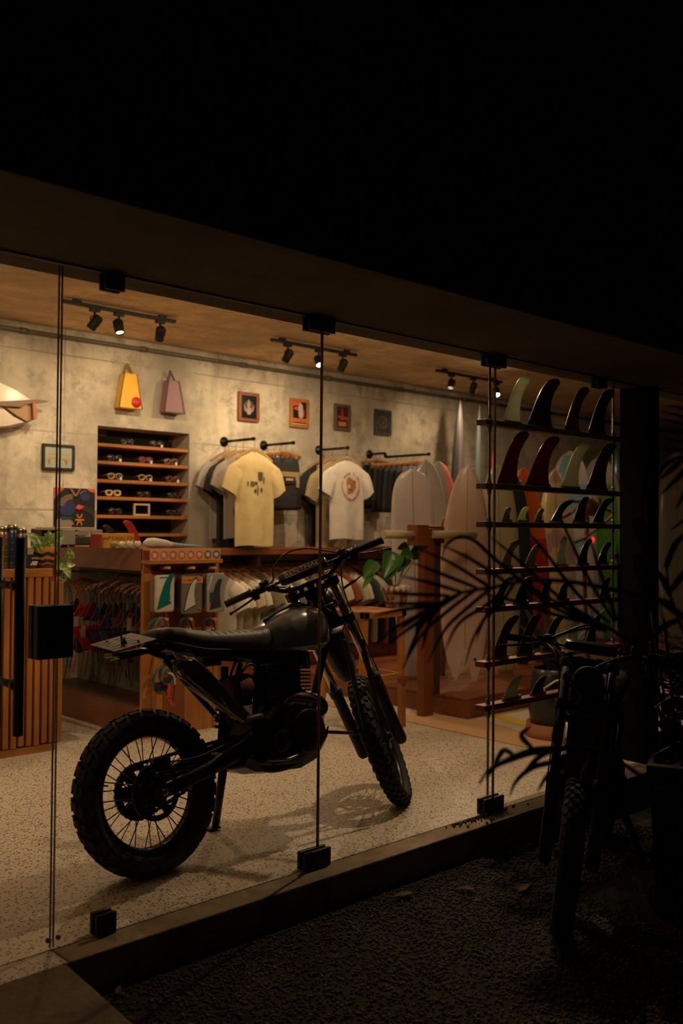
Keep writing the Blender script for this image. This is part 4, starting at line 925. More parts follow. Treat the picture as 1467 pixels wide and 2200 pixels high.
# ================================================================ swimwear under the stand top
HANGW = mat((.34, .15, .05), .45, var=.3)
def small_hanger(t, x, y, z, w_=.115):
    m = MB(); P = bez([(x - w_, y, z - .035), (x - w_ * .5, y, z + .012), (x, y, z + .02), (x + w_ * .5, y, z + .012), (x + w_, y, z - .035)], 10)
    m.tube(P, [.008] + [.0075] * 9 + [.009], 8); m.build('hanger', HANGW, t)
    m = MB(); m.tube([(x, y, z + .015), (x, y, z + .055)] + [V((x + .014 * math.sin(a), y, z + .068 - .014 * math.cos(a))) for a in [k * .5 for k in range(1, 8)]], .0022, 6); m.build('hook', STEEL, t)
SW = [((.02, .07, .05), 'dark green'), ((.025, .02, .022), 'black'), ((.45, .015, .02), 'bright red'), ((.40, .012, .015), 'red'), ((.10, .015, .05), 'plum'), ((.03, .02, .06), 'indigo'), ((.015, .012, .012), 'black'), ((.02, .03, .06), 'navy'),
      ((.014, .012, .012), 'plain jet black'), ((.09, .02, .015), 'maroon'), ((.03, .02, .015), 'dark brown'), ((.12, .03, .02), 'rust'), ((.02, .02, .03), 'black'), ((.10, .025, .015), 'brick')]
for i, (c, nm_) in enumerate(SW):
    y = 6.60 - i * .076 + rnd.uniform(-.015, .015); x = SX0 + .14 + rnd.uniform(-.012, .012); z = .985 + rnd.uniform(-.02, .02)
    t = thing('bikini', nm_ + ' bikini on a wooden hanger, %s' % ('deepest on the stand rail, near the vine' if i < 3 else 'middle of the stand rail' if i < 9 else 'on the stand rail near the peg board end'), 'swimwear', (x, y, z), 'swimwear on the stand rail')
    small_hanger(t, x, y, z)
    ml = mat(c, .6, var=.3); m = MB()
    for s in (-1, 1):
        px_ = x + s * .07; d = rnd.uniform(.12, .2)
        m.tube(spline([(x + s * .12, y, z), (px_ + rnd.uniform(-.02, .02), y - .01, z - d * .6), (px_, y, z - d)], 4), .004, 5)
        m.prism([(px_ - .05, y, z - d - .10), (px_ + .05, y, z - d - .10), (px_ + .03, y - .01, z - d - .03), (px_, y - .012, z - d)], (0, .008, 0))
    m.build('top_piece', ml, t)
    m = MB(); d = rnd.uniform(.30, .38)
    m.prism([(x - .13, y, z - d), (x + .13, y, z - d), (x + .10, y - .006, z - d - .06), (x + .03, y - .01, z - d - .17), (x - .03, y - .01, z - d - .17), (x - .10, y, z - d - .06)], (0, .009, 0))
    for s in (-1, 1): m.tube(spline([(x + s * .12, y, z - .02), (x + s * .13, y - .015, z - d * .5), (x + s * .12, y, z - d)], 4), .003, 5); m.tube(spline([(x + s * .12, y, z - d), (x + s * .10, y - .02, z - d - .15), (x + s * .12, y - .01, z - d - .26 - rnd.uniform(0, .12))], 4), .004, 5)
    m.build('bottom_piece', ml, t)
    if i in (2, 4, 12): m = MB(); m.obx((x - .14, y - .02, z - .24 - (i % 3) * .09), (.022, .01, 0), (0, .0006, 0), (0.003, 0, .042)); m.build('price_tag', PAPER, t)

# ================================================================ back wall: niche, sunglasses
NY = YB + .02
SHX = (nx0 + .003, nx1 - .003)
zs = [onY(212, p, YB).z for p in (951, 989, 1029, 1066, 1106)] + [onY(300, 1146, YB).z]
nsh = thing('niche_shelving', 'six thin teak shelves set in a dark wall niche, holding sunglasses', 'shelves', ((nx0 + nx1) / 2, YB + .15, zs[-1]))
for z in zs: m = MB(); m.bx(SHX[0], SHX[1], YB + .01, YB + .26, z - .026, z); m.build('shelf', WOODO['x'], nsh, bevel=.002)
for px in (228, 378):
    p = onY(px, 927 + (px - 228) * .09, YB + .2); m = MB(); m.bx(p.x - .035, p.x + .035, YB + .255, YB + .268, p.z - .035, p.z + .035)
    m.build('wall_box', mat((.10, .09, .06), .6), nsh, bevel=.003)
def sunglasses(px, shelf, rim, lens, label, w_=.068, tagc=True, thick=.006):
    z = zs[shelf]; p = onY(px, proj((3.4, YB + .07, z))[1], YB + .07); x, y = p.x, YB + .07
    t = thing('sunglasses', label, 'sunglasses', (x, y, z), 'sunglasses in the wall niche')
    m = MB()
    for s in (-1, 1):
        cx, cz = x + s * w_ * .53, z + .034; ring = []
        outer, inner = [], []
        for k in range(20):
            a = 2 * PI * k / 20; ex = math.copysign(abs(math.cos(a)) ** .8, math.cos(a)); ez = math.copysign(abs(math.sin(a)) ** .8, math.sin(a))
            outer.append((w_ * .47 * ex, w_ * .38 * ez)); inner.append((w_ * .47 * ex - thick * ex * 1.5, w_ * .38 * ez - thick * ez * 1.4))
        m.loft([[V((cx + a, y + yy, cz + b_)) for a, b_ in L_] for L_, yy in ((outer, -.004), (outer, .004), (inner, .004), (inner, -.004), (outer, -.004))], 0, True, True, False)
        m.tube([(x + s * w_ * .98, y, z + .045), (x + s * w_ * 1.0, y + .07, z + .042), (x + s * w_ * .95, y + .13, z + .012)], .0045, 6)
    m.tube([(x - .012, y, z + .042), (x, y - .002, z + .046), (x + .012, y, z + .042)], .005, 6); m.build('frame', rim, t)
    for s in (-1, 1):
        m = MB(); m.lathe([(.0, -.001), (w_ * .40, -.001), (w_ * .40, .001), (.0, .001)], (x + s * w_ * .53, y, z + .034), (0, 1, 0), 16)
        for q in m.v: q.z = z + .034 + (q.z - z - .034) * .8
        m.build('lens', lens, t)
    if tagc: m = MB(); m.obx((x + w_ * .7, y - .012, z + .016), (.011, 0, 0), (0, .0015, 0), (0, 0, .013)); m.build('price_tag', WHITE, t, bevel=.004)
DL = mat((.01, .009, .008), .1, coat=1); BL = mat((.015, .012, .01), .2, coat=.6); TORT = mat((.22, .10, .03), .25, var=.7, vscale=90, coat=.5); CRM = mat((.62, .44, .20), .35, coat=.4); REDF = mat((.16, .03, .02), .3, coat=.5)
GOLD = mat((.42, .28, .10), .3, .5)
for a in ((273, 0, BL, DL, 'black sunglasses, left pair on the top niche shelf', .062, False), (336, 0, BL, DL, 'black sunglasses with white tag, right pair on the top niche shelf'),
          (246, 1, BL, DL, 'dark sunglasses with tag, left on the second niche shelf'), (313, 1, REDF, mat((.10, .05, .04), .15), 'dark red sunglasses, middle of the second niche shelf'), (367, 1, TORT, DL, 'brown tortoiseshell sunglasses, right on the second niche shelf'),
          (247, 2, GOLD, DL, 'mottled gold sunglasses, left on the third niche shelf'), (312, 2, GOLD, DL, 'large round tan-rimmed sunglasses, middle of the third niche shelf'), (371, 2, REDF, DL, 'reddish sunglasses, right on the third niche shelf'),
          (243, 3, CRM, DL, 'thick cream-rimmed sunglasses, alone at left on the fourth niche shelf', .072, False, .010), (309, 3, BL, DL, 'black sunglasses lying in the middle of the fourth niche shelf', .065, False), (247, 4, BL, DL, 'black sunglasses, left on the fifth niche shelf', .065, False), (370, 4, BL, DL, 'black sunglasses, right on the fifth niche shelf', .062, False), (372, 3, BL, DL, 'black sunglasses, right on the fourth niche shelf', .062, False)):
    sunglasses(*a)
z = zs[4]; a, b_ = onY(288, 1095, YB + .03), onY(322, 1095, YB + .03); zt_ = onY(305, 1082, YB + .03).z
t = thing('table_mirror', 'small square mirror with cream frame on the fifth niche shelf', 'mirror', ((a.x + b_.x) / 2, YB + .04, z))
m = MB(); w_ = .014
for q in ((a.x, b_.x, z, z + w_), (a.x, b_.x, zt_ - w_, zt_), (a.x, a.x + w_, z + w_, zt_ - w_), (b_.x - w_, b_.x, z + w_, zt_ - w_)): m.bx(q[0], q[1], YB + .03, YB + .045, q[2], q[3])
m.build('frame', CRM, t, bevel=.001)
m = MB(); m.bx(a.x + w_, b_.x - w_, YB + .036, YB + .044, z + w_, zt_ - w_); m.build('mirror_pane', mat((.35, .3, .25), .12, 1), t)

# ================================================================ back wall: pictures
def picture(pa, pb, fr_m, bg, label, art, fw_=.03, dep=.025, name='framed_poster', cat='picture'):
    """pa: top-left pixel, pb: bottom-right pixel"""
    a, b_ = onY(pa[0], pa[1], YB - dep), onY(pb[0], pb[1], YB - dep); x0, x1, z1, z0 = a.x, b_.x, a.z, b_.z
    t = thing(name, label, cat, ((x0 + x1) / 2, YB, z0))
    if fw_:
        m = MB()
        for q in ((x0, x1, z0, z0 + fw_), (x0, x1, z1 - fw_, z1), (x0, x0 + fw_, z0 + fw_, z1 - fw_), (x1 - fw_, x1, z0 + fw_, z1 - fw_)): m.bx(q[0], q[1], YB - dep, YB - .001, q[2], q[3])
        m.build('frame', fr_m, t, bevel=.002)
    m = MB(); m.bx(x0 + fw_, x1 - fw_, YB - dep * .6, YB - .001, z0 + fw_, z1 - fw_); pr_ = m.build('print', bg, t)
    y = YB - dep * .6 - .001; X0, X1, Z0, Z1 = x0 + fw_, x1 - fw_, z0 + fw_, z1 - fw_
    def P(u, v): return (X0 + (X1 - X0) * u, Z0 + (Z1 - Z0) * v)
    cnt = [0]
    def patch(pts, m_, name='printed_shape'):
        cnt[0] += 1; m = MB(); m.prism([V((P(*q)[0], y - .0006 * cnt[0], P(*q)[1])) for q in pts], (0, .0005, 0)); m.build(name, m_, pr_)
    art(patch, P, y, pr_); return t
def ell(cx, cy, rx, ry, n=18, a0=0, a1=2 * PI): return [(cx + rx * math.cos(a0 + (a1 - a0) * k / n), cy + ry * math.sin(a0 + (a1 - a0) * k / n)) for k in range(n if a1 - a0 > 6.2 else n + 1)]
def band(cx, cy, r0x, r0y, r1x, r1y, a0, a1, n=14): return ell(cx, cy, r0x, r0y, n, a0, a1) + ell(cx, cy, r1x, r1y, n, a0, a1)[::-1]
RED = mat((.62, .10, .03), .5); ORG = mat((.70, .22, .04), .5); GRY = mat((.30, .26, .20), .5); PINK = mat((.30, .14, .12), .5); BLU = mat((.025, .03, .12), .5); GRN = mat((.01, .07, .05), .5)
def art1(patch, P, y, pr_):
    patch(ell(.5, .5, .33, .30), mat((.05, .045, .035), .5)); patch([(.43, .45), (.38, .62), (.5, .86), (.6, .65), (.55, .45)], GRY)
    for s in (-1, 1): patch([(.5 + s * .12, .38), (.5 + s * .36, .62), (.5 + s * .30, .34), (.5 + s * .14, .24)], PINK)
    patch([(.40, .15), (.36, .42), (.5, .5), (.66, .42), (.62, .18)], GRY)
picture((514, 840), (557, 908), WOODR['z'], BL, 'wood-framed black poster with a pale winged figure, leftmost of the four small pictures', art1)
def art2(patch, P, y, pr_):
    patch([(.0, .80), (.5, .84), (.62, 1), (0, 1)], RED); patch([(.1, .66), (.45, .60), (.55, .78), (.15, .76)], RED); patch(ell(.62, .52, .22, .24), RED); patch([(.45, .34), (.42, .8), (.55, .98), (.72, .85), (.72, .38), (.6, .28)], mat((.42, .42, .38), .4)); patch([(0, .10), (1, .10), (1, .27), (0, .27)], ORG)
    patch([(0, 0), (1, 0), (1, .05), (0, .05)], CREAM)
    for k in range(8): patch([(.05 + k * .115, .12), (.12 + k * .115, .12), (.13 + k * .115, .25), (.06 + k * .115, .25)], RED if k % 2 else mat((.35, .06, .02), .5))
picture((625, 854), (664, 921), WOODO['z'], BL, 'orange-framed black and red poster with a white figure, second of the four small pictures', art2)
def art3(patch, P, y, pr_):
    patch([(.36, .38), (.42, .92), (.56, .92), (.64, .38)], mat((.28, .07, .03), .5)); patch([(0, .36), (.12, .5), (.45, .36), (.8, .42), (1, .34), (1, .5), (.6, .56), (.2, .58), (0, .5)], mat((.36, .10, .04), .5)); patch([(.1, .05), (.1, .32), (.9, .32), (.9, .05)], mat((.30, .05, .03), .5)); patch([(.2, .09), (.2, .27), (.8, .27), (.8, .09)], mat((.60, .26, .07), .5))
picture((720, 866), (753, 927), mat((.13, .11, .08), .6), mat((.10, .012, .012), .5), 'grey-framed dark red poster with an orange block, third of the four small pictures', art3, .028)
def art4(patch, P, y, pr_):
    patch(band(.5, .5, .40, .32, .33, .26, 0, 6.2), mat((.13, .08, .05), .5)); patch(band(.5, .5, .27, .22, .22, .17, 0, 6.2), mat((.10, .07, .045), .5)); patch(ell(.5, .5, .12, .12), mat((.09, .06, .04), .5))
picture((807, 878), (841, 937), mat((.055, .055, .045), .6), mat((.014, .018, .017), .5), 'dark-framed black poster with a ring emblem, rightmost of the four small pictures', art4, .028)
def art5(patch, P, y, pr_):
    g = mat((.50, .31, .08), .5); g2 = mat((.30, .19, .06), .5)
    patch([(.10, .62), (.9, .62), (.9, .68), (.1, .68)], mat((.42, .36, .22), .6)); patch([(.08, .42), (.16, .50), (.9, .46), (.84, .40), (.5, .43)], g)
    for s, x in ((1, .16), (-1, .78)): patch([(x - .08, .42), (x - .04, .52), (x + .10, .48), (x + .06, .36), (x - .02 * s, .12), (x + .0, .34)], g); patch([(x - .03, .34), (x + .02, .42), (x + .05, .33), (x + .01, .14)], g2)
picture((93, 952), (160, 1012), BLACK, mat((.36, .40, .34), .35, coat=.4), 'black-framed pale teal print with a gold animal drawing, left of the niche', art5, .018)
def art6(patch, P, y, pr_):
    patch([(0, .72), (0, 1), (.25, 1), (.12, .86)], RED); patch([(.78, 1), (1, 1), (1, .90), (.86, .93)], RED)
    patch(ell(.30, .52, .22, .20), BLU); patch(ell(.74, .80, .12, .11), BLU); patch(ell(.35, .10, .13, .12, 12, 0, PI) + [(.0, .05)], PINK)
    patch([(.06, .0), (.05, .22), (.2, .26), (.36, .22), (.44, .10), (.40, 0)], mat((.26, .20, .18), .6)); patch([(.1, .30), (.45, .28), (.40, .22), (.2, .20)], GRN)
    for k in range(5): patch(band(.42, .52, .34 - k * .03, .32 - k * .026, .33 - k * .03, .31 - k * .026, 1.5, 3.0), mat((.42, .28, .10), .5))
    for k in range(5): patch(band(.62, -.10, .60 - k * .03, .70 - k * .03, .595 - k * .03, .69 - k * .03, .55, 1.5), (GRN if k < 2 else mat((.20, .06, .05), .5)))
    patch([(.50, .50), (.56, .60), (.72, .55), (.60, .47)], RED); patch(band(.60, .36, .07, .10, .045, .07, PI, 2 * PI, 8), ORG); patch(band(.60, .08, .07, .11, .045, .08, 0, PI, 8), ORG); patch([(.49, .20), (.71, .20), (.71, .235), (.49, .235)], ORG)
    patch([(.36, .98), (.40, .98), (.50, .84), (.60, 1), (.62, .98), (.52, .80), (.47, .80)], PINK)
    patch(band(.74, .80, .16, .15, .14, .13, 1.4, 2.8), PINK)
picture((117, 1047), (204, 1136), BLACK, mat((.014, .013, .014), .45), 'unframed dark psychedelic poster with red corners and a gold emblem, below the teal print', art6, 0.0, .012, 'poster')
# soft body fins hung on the wall
def bodyfin(px0, px1, pt0, pt1, py0, py1, ph, colr, edge, label, dot=None):
    y = YB - .05; bx0, bx1 = onY(px0, py1, y).x, onY(px1, py1, y).x; tx0, tx1 = onY(pt0, py0, y).x, onY(pt1, py0, y).x; z1, z0, zh = onY(px0, py0, y).z, onY(px0, py1, y).z, onY(pt0, ph, y).z
    t = thing('hand_bag', label, 'bag', ((bx0 + bx1) / 2, YB, z0))
    m = MB(); m.prism([V((bx0, y, z0)), V((bx1, y, z0 + .0)), V((tx1, y, z1)), V((tx0, y, z1))], (0, .085, 0)); m.build('bag_body', colr, t, bevel=.008)
    m = MB(); q = (tx1 - tx0); m.tube(spline([(tx0 + .012, y, z1), (tx0 + .03, y, (z1 + zh) / 2), ((tx0 + tx1) / 2 - .01, y, zh), (tx1 - .05, y, (z1 + zh) / 2 + .02), (tx1 - .012, y, z1)], 6), .009, 8); m.build('handle', edge, t)
    m = MB(); m.bx(bx0 + .006, bx0 + .014, y - .0435, y - .0425, z0 + .01, z0 + .02); 
    if dot: m = MB(); m.lathe([(.0, 0), (.045, 0), (.045, .003), (.0, .003)], (bx1 - .055, y - .043, z0 + .055), (0, -1, 0), 20); m.build('red_patch', dot, t)
    m = MB(); m.tube([(bx0 - .003, y - .042, z0 - .002), (tx0 - .002, y - .042, z1)], .004, 6); m.tube([(bx1 + .003, y - .042, z0 - .002), (tx1 + .002, y - .042, z1)], .004, 6); m.tube([(bx0, y - .042, z0), (bx1, y - .042, z0)], .004, 6); m.build('edge_piping', edge, t)
bodyfin(251, 299, 263, 288, 800, 876, 781, mat((.80, .45, .03), .55), mat((.28, .13, .02), .6), 'yellow trapezoid bag with red patch hung high on the back wall', mat((.55, .02, .015), .5))
bodyfin(348, 390, 357, 378, 815, 886, 796, mat((.24, .12, .135), .55), mat((.10, .05, .05), .6), 'mauve trapezoid bag hung high on the wall, right of the yellow one')
# hull-shaped board on the wall at the left
t = thing('hull_shaped_board', 'cream and brown hull-shaped wooden board mounted on the wall at the left edge', 'wall board', (onY(0, 870, YB).x, YB, onY(0, 900, YB).z))
def yy(px, py, d=.12): return onY(px, py, YB - d)
HULL = mat((.66, .58, .46), .45, coat=.3); BRN = wood('hull_edge', (.16, .07, .03), (.24, .11, .045), 'x')
m = MB(); m.prism([yy(-60, 800), yy(0, 822), yy(35, 838), yy(64, 858), yy(78, 861), yy(-60, 867)], (0, .012, 0)); m.build('upper_blade', HULL, t, bevel=.004)
m = MB(); m.prism([yy(-60, 866), yy(64, 859), yy(84, 859), yy(104, 863), yy(84, 866), yy(50, 870), yy(44, 876), yy(20, 874), yy(-60, 870)], (0, .035, 0)); m.build('ridge', BRN, t, bevel=.004)
m = MB(); m.prism([yy(-60, 855, .10), yy(0, 872, .10), yy(30, 896, .10), yy(52, 907, .10), yy(20, 915, .10), yy(-60, 922, .10)], (0, .012, 0)); m.build('lower_blade', HULL, t, bevel=.004)
m = MB(); m.prism([yy(3, 872, .09), yy(46, 874, .09), yy(66, 868, .09), yy(68, 903, .09), yy(54, 906, .09), yy(32, 893, .09)], (0, .05, 0)); m.build('inner_panel', mat((.36, .22, .10), .5), t, bevel=.003)
m = MB(); m.prism([yy(66, 866), yy(75, 867), yy(77, 897), yy(68, 902)], (0, .06, 0)); m.build('end_brace', WOODO['z'], t, bevel=.003)
m = MB(); m.prism([yy(-60, 921, .09), yy(20, 914, .09), yy(54, 906, .09), yy(77, 896, .09), yy(76, 900, .09), yy(50, 911, .09), yy(20, 919, .09), yy(-60, 926, .09)], (0, .03, 0)); m.build('lower_edge', BRN, t)
m = MB(); m.bx(1.9, 2.0, YB - .09, YB, onY(0, 880, YB).z, onY(0, 860, YB).z); m.build('mount', BRN, t)

# ================================================================ clothes
def shirt(t, x, y, zt, w_=.52, L_=.74, ang=0.0, col=None, seed=0, sleeve=.24, dep=.055, back=False):
    """hanging t-shirt: zt neck height; ang rotates it about the vertical"""
    R = random.Random(seed); ph = R.uniform(0, 6); ca, sa_ = math.cos(ang), math.sin(ang); m = MB()
    def T(a, b_, c): return V((x + a * ca - b_ * sa_, y + a * sa_ + b_ * ca, zt + c))
    hw = w_ / 2; N = 36; sec = []
    prof = [(-.0, .17), (-.012, .36), (-.035, .62), (-.07, .86), (-.12, .97), (-.18, .965), (-.26, .93), (-.36, .90), (-.48, .885), (-.60, .88), (-.70, .875), (-1.0, .87)]
    for (zz, s) in [(p[0] if i < 6 else p[0] * 1.0, p[1]) for i, p in enumerate(prof)]:
        zz = zz * L_ / .74 if zz > -.71 else -L_; wv = hw * s; fold = min(1, max(0, (-zz - .15) / .4)); d = dep * (.35 + .65 * min(1, -zz / .12))
        ring = []
        for k in range(N):
            a = 2 * PI * k / N; r = 1 + fold * (.06 * math.cos(5 * a + ph) + .03 * math.cos(9 * a + ph * 2))
            dd = d * (1 + fold * .62 * math.cos(4 * a + ph))
            ring.append(T(wv * math.copysign(abs(math.cos(a)) ** .85, math.cos(a)) * (1 + .3 * (r - 1)), dd * math.sin(a), zz + .006 * fold * math.sin(3 * a + ph)))
        sec.append(ring)
    m.loft(sec, 0, True, True, False)
    for s in (-1, 1):
        S = []
        for q, (ax_, az_, wd, dd) in enumerate(((.70, -.135, .080, .030), (.86, -.155, .092, .038), (.99, -.205, .094, .042), (1.09, -.265, .092, .043), (1.17, -.325, .090, .042))):
            c = V((s * hw * ax_, 0, az_ * L_ / .74)); ac = V((.86 * s, 0, .50)) if q > 0 else V((.45 * s, 0, .9)); ac = ac.normalized(); ring = []
            for k in range(14):
                a = 2 * PI * k / 14; o_ = ac * wd * math.cos(a) + V((0, dd * math.sin(a) * (1 + .25 * math.sin(3 * a + ph)), 0)); ring.append(T(c.x + o_.x, o_.y, c.z + o_.z))
            S.append(ring)
        m.loft(S, 0, True, True, False)
    o = m.build('shirt_body', col, t)
    m = MB(); pts = [T(hw * .30 * math.cos(a), dep * .42 * math.sin(a), -.012 - (.035 if math.sin(a) < 0 and not back else .006) * abs(math.sin(a))) for a in [2 * PI * k / 20 for k in range(21)]]
    m.tube(pts, .006, 6); m.build('collar', col, t)
    def front(a_, c_):
        # point of the shirt's front surface at width a_, height c_ (world space)
        zs_ = [(p[0] * L_ / .74 if p[0] > -.71 else -L_) for p in prof]; i = 0
        while i < len(prof) - 2 and zs_[i + 1] > c_: i += 1
        q = (c_ - zs_[i]) / (zs_[i + 1] - zs_[i]); s = prof[i][1] + (prof[i + 1][1] - prof[i][1]) * q
        wv = hw * s; fold = min(1, max(0, (-c_ - .15) / .4)); d = dep * (.35 + .65 * min(1, -c_ / .12))
        ca_ = math.copysign(min(1, abs(a_ / wv)) ** (1 / .85), a_); an = -math.acos(ca_)
        return T(a_, -(d * (1 + fold * .62 * math.cos(4 * an + ph)) * abs(math.sin(an))) - .004, c_)
    T.front = front
    return T, o
def cloth_patch(t, T, quad, col, name='print_block', n=5):
    """printed area: a thin patch that follows the cloth; quad: (a0, a1, c0, c1) or a polygon of (a, c)"""
    m = MB()
    if len(quad) == 4 and not isinstance(quad[0], tuple):
        a0, a1, c0, c1 = quad; rows = [[T.front(a0 + (a1 - a0) * i / n, c0 + (c1 - c0) * j / n) for i in range(n + 1)] for j in range(n + 1)]
        vs = [p for r in rows for p in r]; m.add(vs + [p + V((0, .002, 0)) for p in vs], [(j * (n + 1) + i, j * (n + 1) + i + 1, (j + 1) * (n + 1) + i + 1, (j + 1) * (n + 1) + i) for i in range(n) for j in range(n)])
    else:
        c = (sum(q[0] for q in quad) / len(quad), sum(q[1] for q in quad) / len(quad)); K = len(quad); vs = [T.front(*c)] + [T.front(c[0] + (q[0] - c[0]) * .5, c[1] + (q[1] - c[1]) * .5) for q in quad] + [T.front(*q) for q in quad]
        m.add(vs, [(0, 1 + i, 1 + (i + 1) % K) for i in range(K)] + [(1 + i, 1 + K + i, 1 + K + (i + 1) % K, 1 + (i + 1) % K) for i in range(K)])
    return m.build(name, col, t)
def hanger(t, x, y, zt, ang=0.0, w_=.21, col=None, zr=.115, clips=False):
    ca, sa_ = math.cos(ang), math.sin(ang); T = lambda a, b_, c: V((x + a * ca - b_ * sa_, y + a * sa_ + b_ * ca, zt + c))
    m = MB(); top = [(-w_, -.055), (-w_ * .55, .0), (-.03, .035), (.03, .035), (w_ * .55, .0), (w_, -.055)] if not clips else [(-w_, -.01), (-.03, .015), (.03, .015), (w_, -.01)]
    P = [T(a, 0, c) for a, c in top]; m.prism(P + [T(a, 0, c - .026) for a, c in top[::-1]], T(0, .006, 0) - T(0, -.006, 0)); m.build('hanger', col or WOODL['x'], t, bevel=.003)
    m = MB(); c0_ = zr - .02; m.tube([T(0, 0, .03), T(0, 0, c0_ - .018)] + [T(.02 * math.sin(a), 0, c0_ - .018 * math.cos(a)) for a in [k * .45 for k in range(1, 9)]], .0022, 6)
    if clips:
        for a in (-w_ * .85, w_ * .85, -w_ * .3, w_ * .3): m.obx(T(a, 0, -.035), T(.008, 0, 0) - T(0, 0, 0), T(0, .008, 0) - T(0, 0, 0), (0, 0, .014))
    m.build('hook', STEEL, t)
def pipe_rail(pf, px_end, label, kink=None):
    f = onY(pf[0], pf[1], YB); y1 = YB - .1
    # protrudes square from the wall: find y where the projection reaches px_end
    yv = YB
    while yv > 5.5 and proj((f.x, yv, f.z))[0] < px_end: yv -= .01
    t = thing('wall_rail', label, 'clothes rail', (f.x, YB, f.z), 'black pipe rails on the back wall')
    m = MB(); m.lathe([(.0, 0), (.045, 0), (.045, .008), (.024, .012), (.02, .03), (.0, .03)], (f.x, YB, f.z), (0, -1, 0), 20); m.build('flange', BMETAL, t)
    m = MB()
    if kink:
        ym = YB - .22; m.tube([(f.x, YB - .01, f.z), (f.x, ym, f.z)], .0125, 12); m.tube([(f.x, ym, f.z), (f.x + .0, ym - .02, f.z - .04)], .018, 10); m.tube([(f.x, ym - .02, f.z - .04), (f.x, yv, f.z - .04)], .0125, 12)
    else: m.tube([(f.x, YB - .01, f.z), (f.x, yv, f.z)], .0125, 12)
    m.lathe([(.017, -.012), (.017, .012)], (f.x, yv, f.z - (.04 if kink else 0)), (0, 1, 0), 12); m.build('pipe', BMETAL, t)
    return f, yv
DKT = mat((.014, .0125, .012), .8, bmp=.5, bscale=9); CRT = mat((.58, .45, .21), .8, bmp=.8, bscale=8); GRT = mat((.30, .255, .21), .8, bmp=.8, bscale=8); LGT = mat((.36, .32, .30), .8, bmp=.8, bscale=8); WHT = mat((.60, .54, .48), .8, bmp=.8, bscale=8); BGT = mat((.36, .27, .15), .8)
f1, e1 = pipe_rail((481, 949), 543, 'black pipe rail carrying the cream t-shirt, first from the niche')
f2, e2 = pipe_rail((566, 957), 629, 'black pipe rail carrying black shorts, second from the niche')
f3, e3 = pipe_rail((684, 967), 746, 'black pipe rail carrying the white bear t-shirt, third from the niche')
f4, e4 = pipe_rail((793, 976), 920, 'long kinked black pipe rail carrying dark garments, fourth from the niche', True)
def hang_shirt(f, y, label, col, grp, dx=0, L_=.74, seed=0, w_=.46, zoff=-.125):
    t = thing('t_shirt', label, 't-shirt', (f.x + dx, y, f.z), grp); zt = f.z + zoff; T, o = shirt(t, f.x + dx, y, zt, w_, L_, 0, col, seed, dep=.05 if y < 6.65 else .03); hanger(t, f.x + dx, y, zt + .005, 0, .20, zr=-zoff + .005); return t, T
G1 = 't-shirts on the first wall rail'
hang_shirt(f1, 6.93, 'pale grey t-shirt, rearmost on the first wall rail', LGT, G1, seed=1)
hang_shirt(f1, 6.82, 'black t-shirt between pale grey shirts on the first wall rail', DKT, G1, seed=2, L_=.82)
hang_shirt(f1, 6.72, 'warm grey t-shirt just behind the cream one on the first wall rail', GRT, G1, seed=3)
t, T = hang_shirt(f1, 6.56, 'cream yellow t-shirt with black printed blocks, front of the first wall rail', CRT, G1, seed=4, L_=.80)
def pblock(T, t, a0, a1, c0, c1, col, d=.082):
    cloth_patch(t, T, (a0, a1, c0, c1), col)
INK = mat((.03, .026, .02), .7); INK2 = mat((.11, .085, .04), .7)
for q in ((.005, .055, -.235, -.165), (.066, .077, -.262, -.205), (-.085, -.040, -.288, -.248), (-.115, -.105, -.285, -.250), (-.034, -.008, -.275, -.250), (-.045, -.020, -.345, -.315), (-.008, .003, -.365, -.285), (.035, .055, -.335, -.300)): pblock(T, t, *q, INK if q[1] - q[0] < .03 or q[0] == -.115 else INK2)
for q in ((.002, .02, -.215, -.165), (.03, .045, -.235, -.19)): pblock(T, t, *q, INK, .086)
G2 = 'garments on the second wall rail'
for k, y in enumerate((6.88, 6.80, 6.72)):
    t = thing('shorts', ['black shorts rearmost on the second wall rail', 'black shorts in the middle of the second wall rail', 'black shorts with beige printed block and pink label, front of the second wall rail'][k], 'shorts', (f2.x, y, f2.z), G2)
    hanger(t, f2.x + .03, y, f2.z - .085, .0, .19, WOODO['x'], zr=.085, clips=True)
    m = MB(); sec = []
    for zz, s, d in ((-.13, .82, .02), (-.18, .85, .028), (-.30, .95, .034), (-.45, 1.0, .036), (-.55, 1.02, .036), (-.585, 1.0, .032)):
        sec.append([V((f2.x + .03 + .19 * s * math.copysign(abs(math.cos(a)) ** .8, math.cos(a)), y + d * math.sin(a) * (1 + .12 * math.cos(5 * a)), f2.z + zz - .02 * abs(math.sin(a)) * (zz < -.5))) for a in [2 * PI * q / 28 for q in range(28)]])
    m.loft(sec); m.build('cloth', DKT, t)
yq = 6.72
def fblock(x0, x1, z0, z1, col, d=.042): m = MB(); m.bx(f2.x + .03 + x0, f2.x + .03 + x1, yq - d, yq - d + .02, f2.z + z0, f2.z + z1); m.build('print_block', col, t)
fblock(-.13, .135, -.335, -.255, mat((.30, .22, .09), .7)); fblock(-.13, -.09, -.385, -.335, mat((.30, .22, .09), .7)); fblock(.10, .135, -.395, -.335, mat((.30, .22, .09), .7)); fblock(-.075, .085, -.365, -.30, BLACK, .045); fblock(-.03, .055, -.335, -.315, mat((.55, .28, .20), .7), .048)
G3 = 't-shirts on the third wall rail'
hang_shirt(f3, 6.92, 'black t-shirt rearmost on the third wall rail', DKT, G3, seed=6, L_=.80)
hang_shirt(f3, 6.80, 'beige t-shirt behind the white bear shirt on the third wall rail', BGT, G3, seed=7, L_=.86)
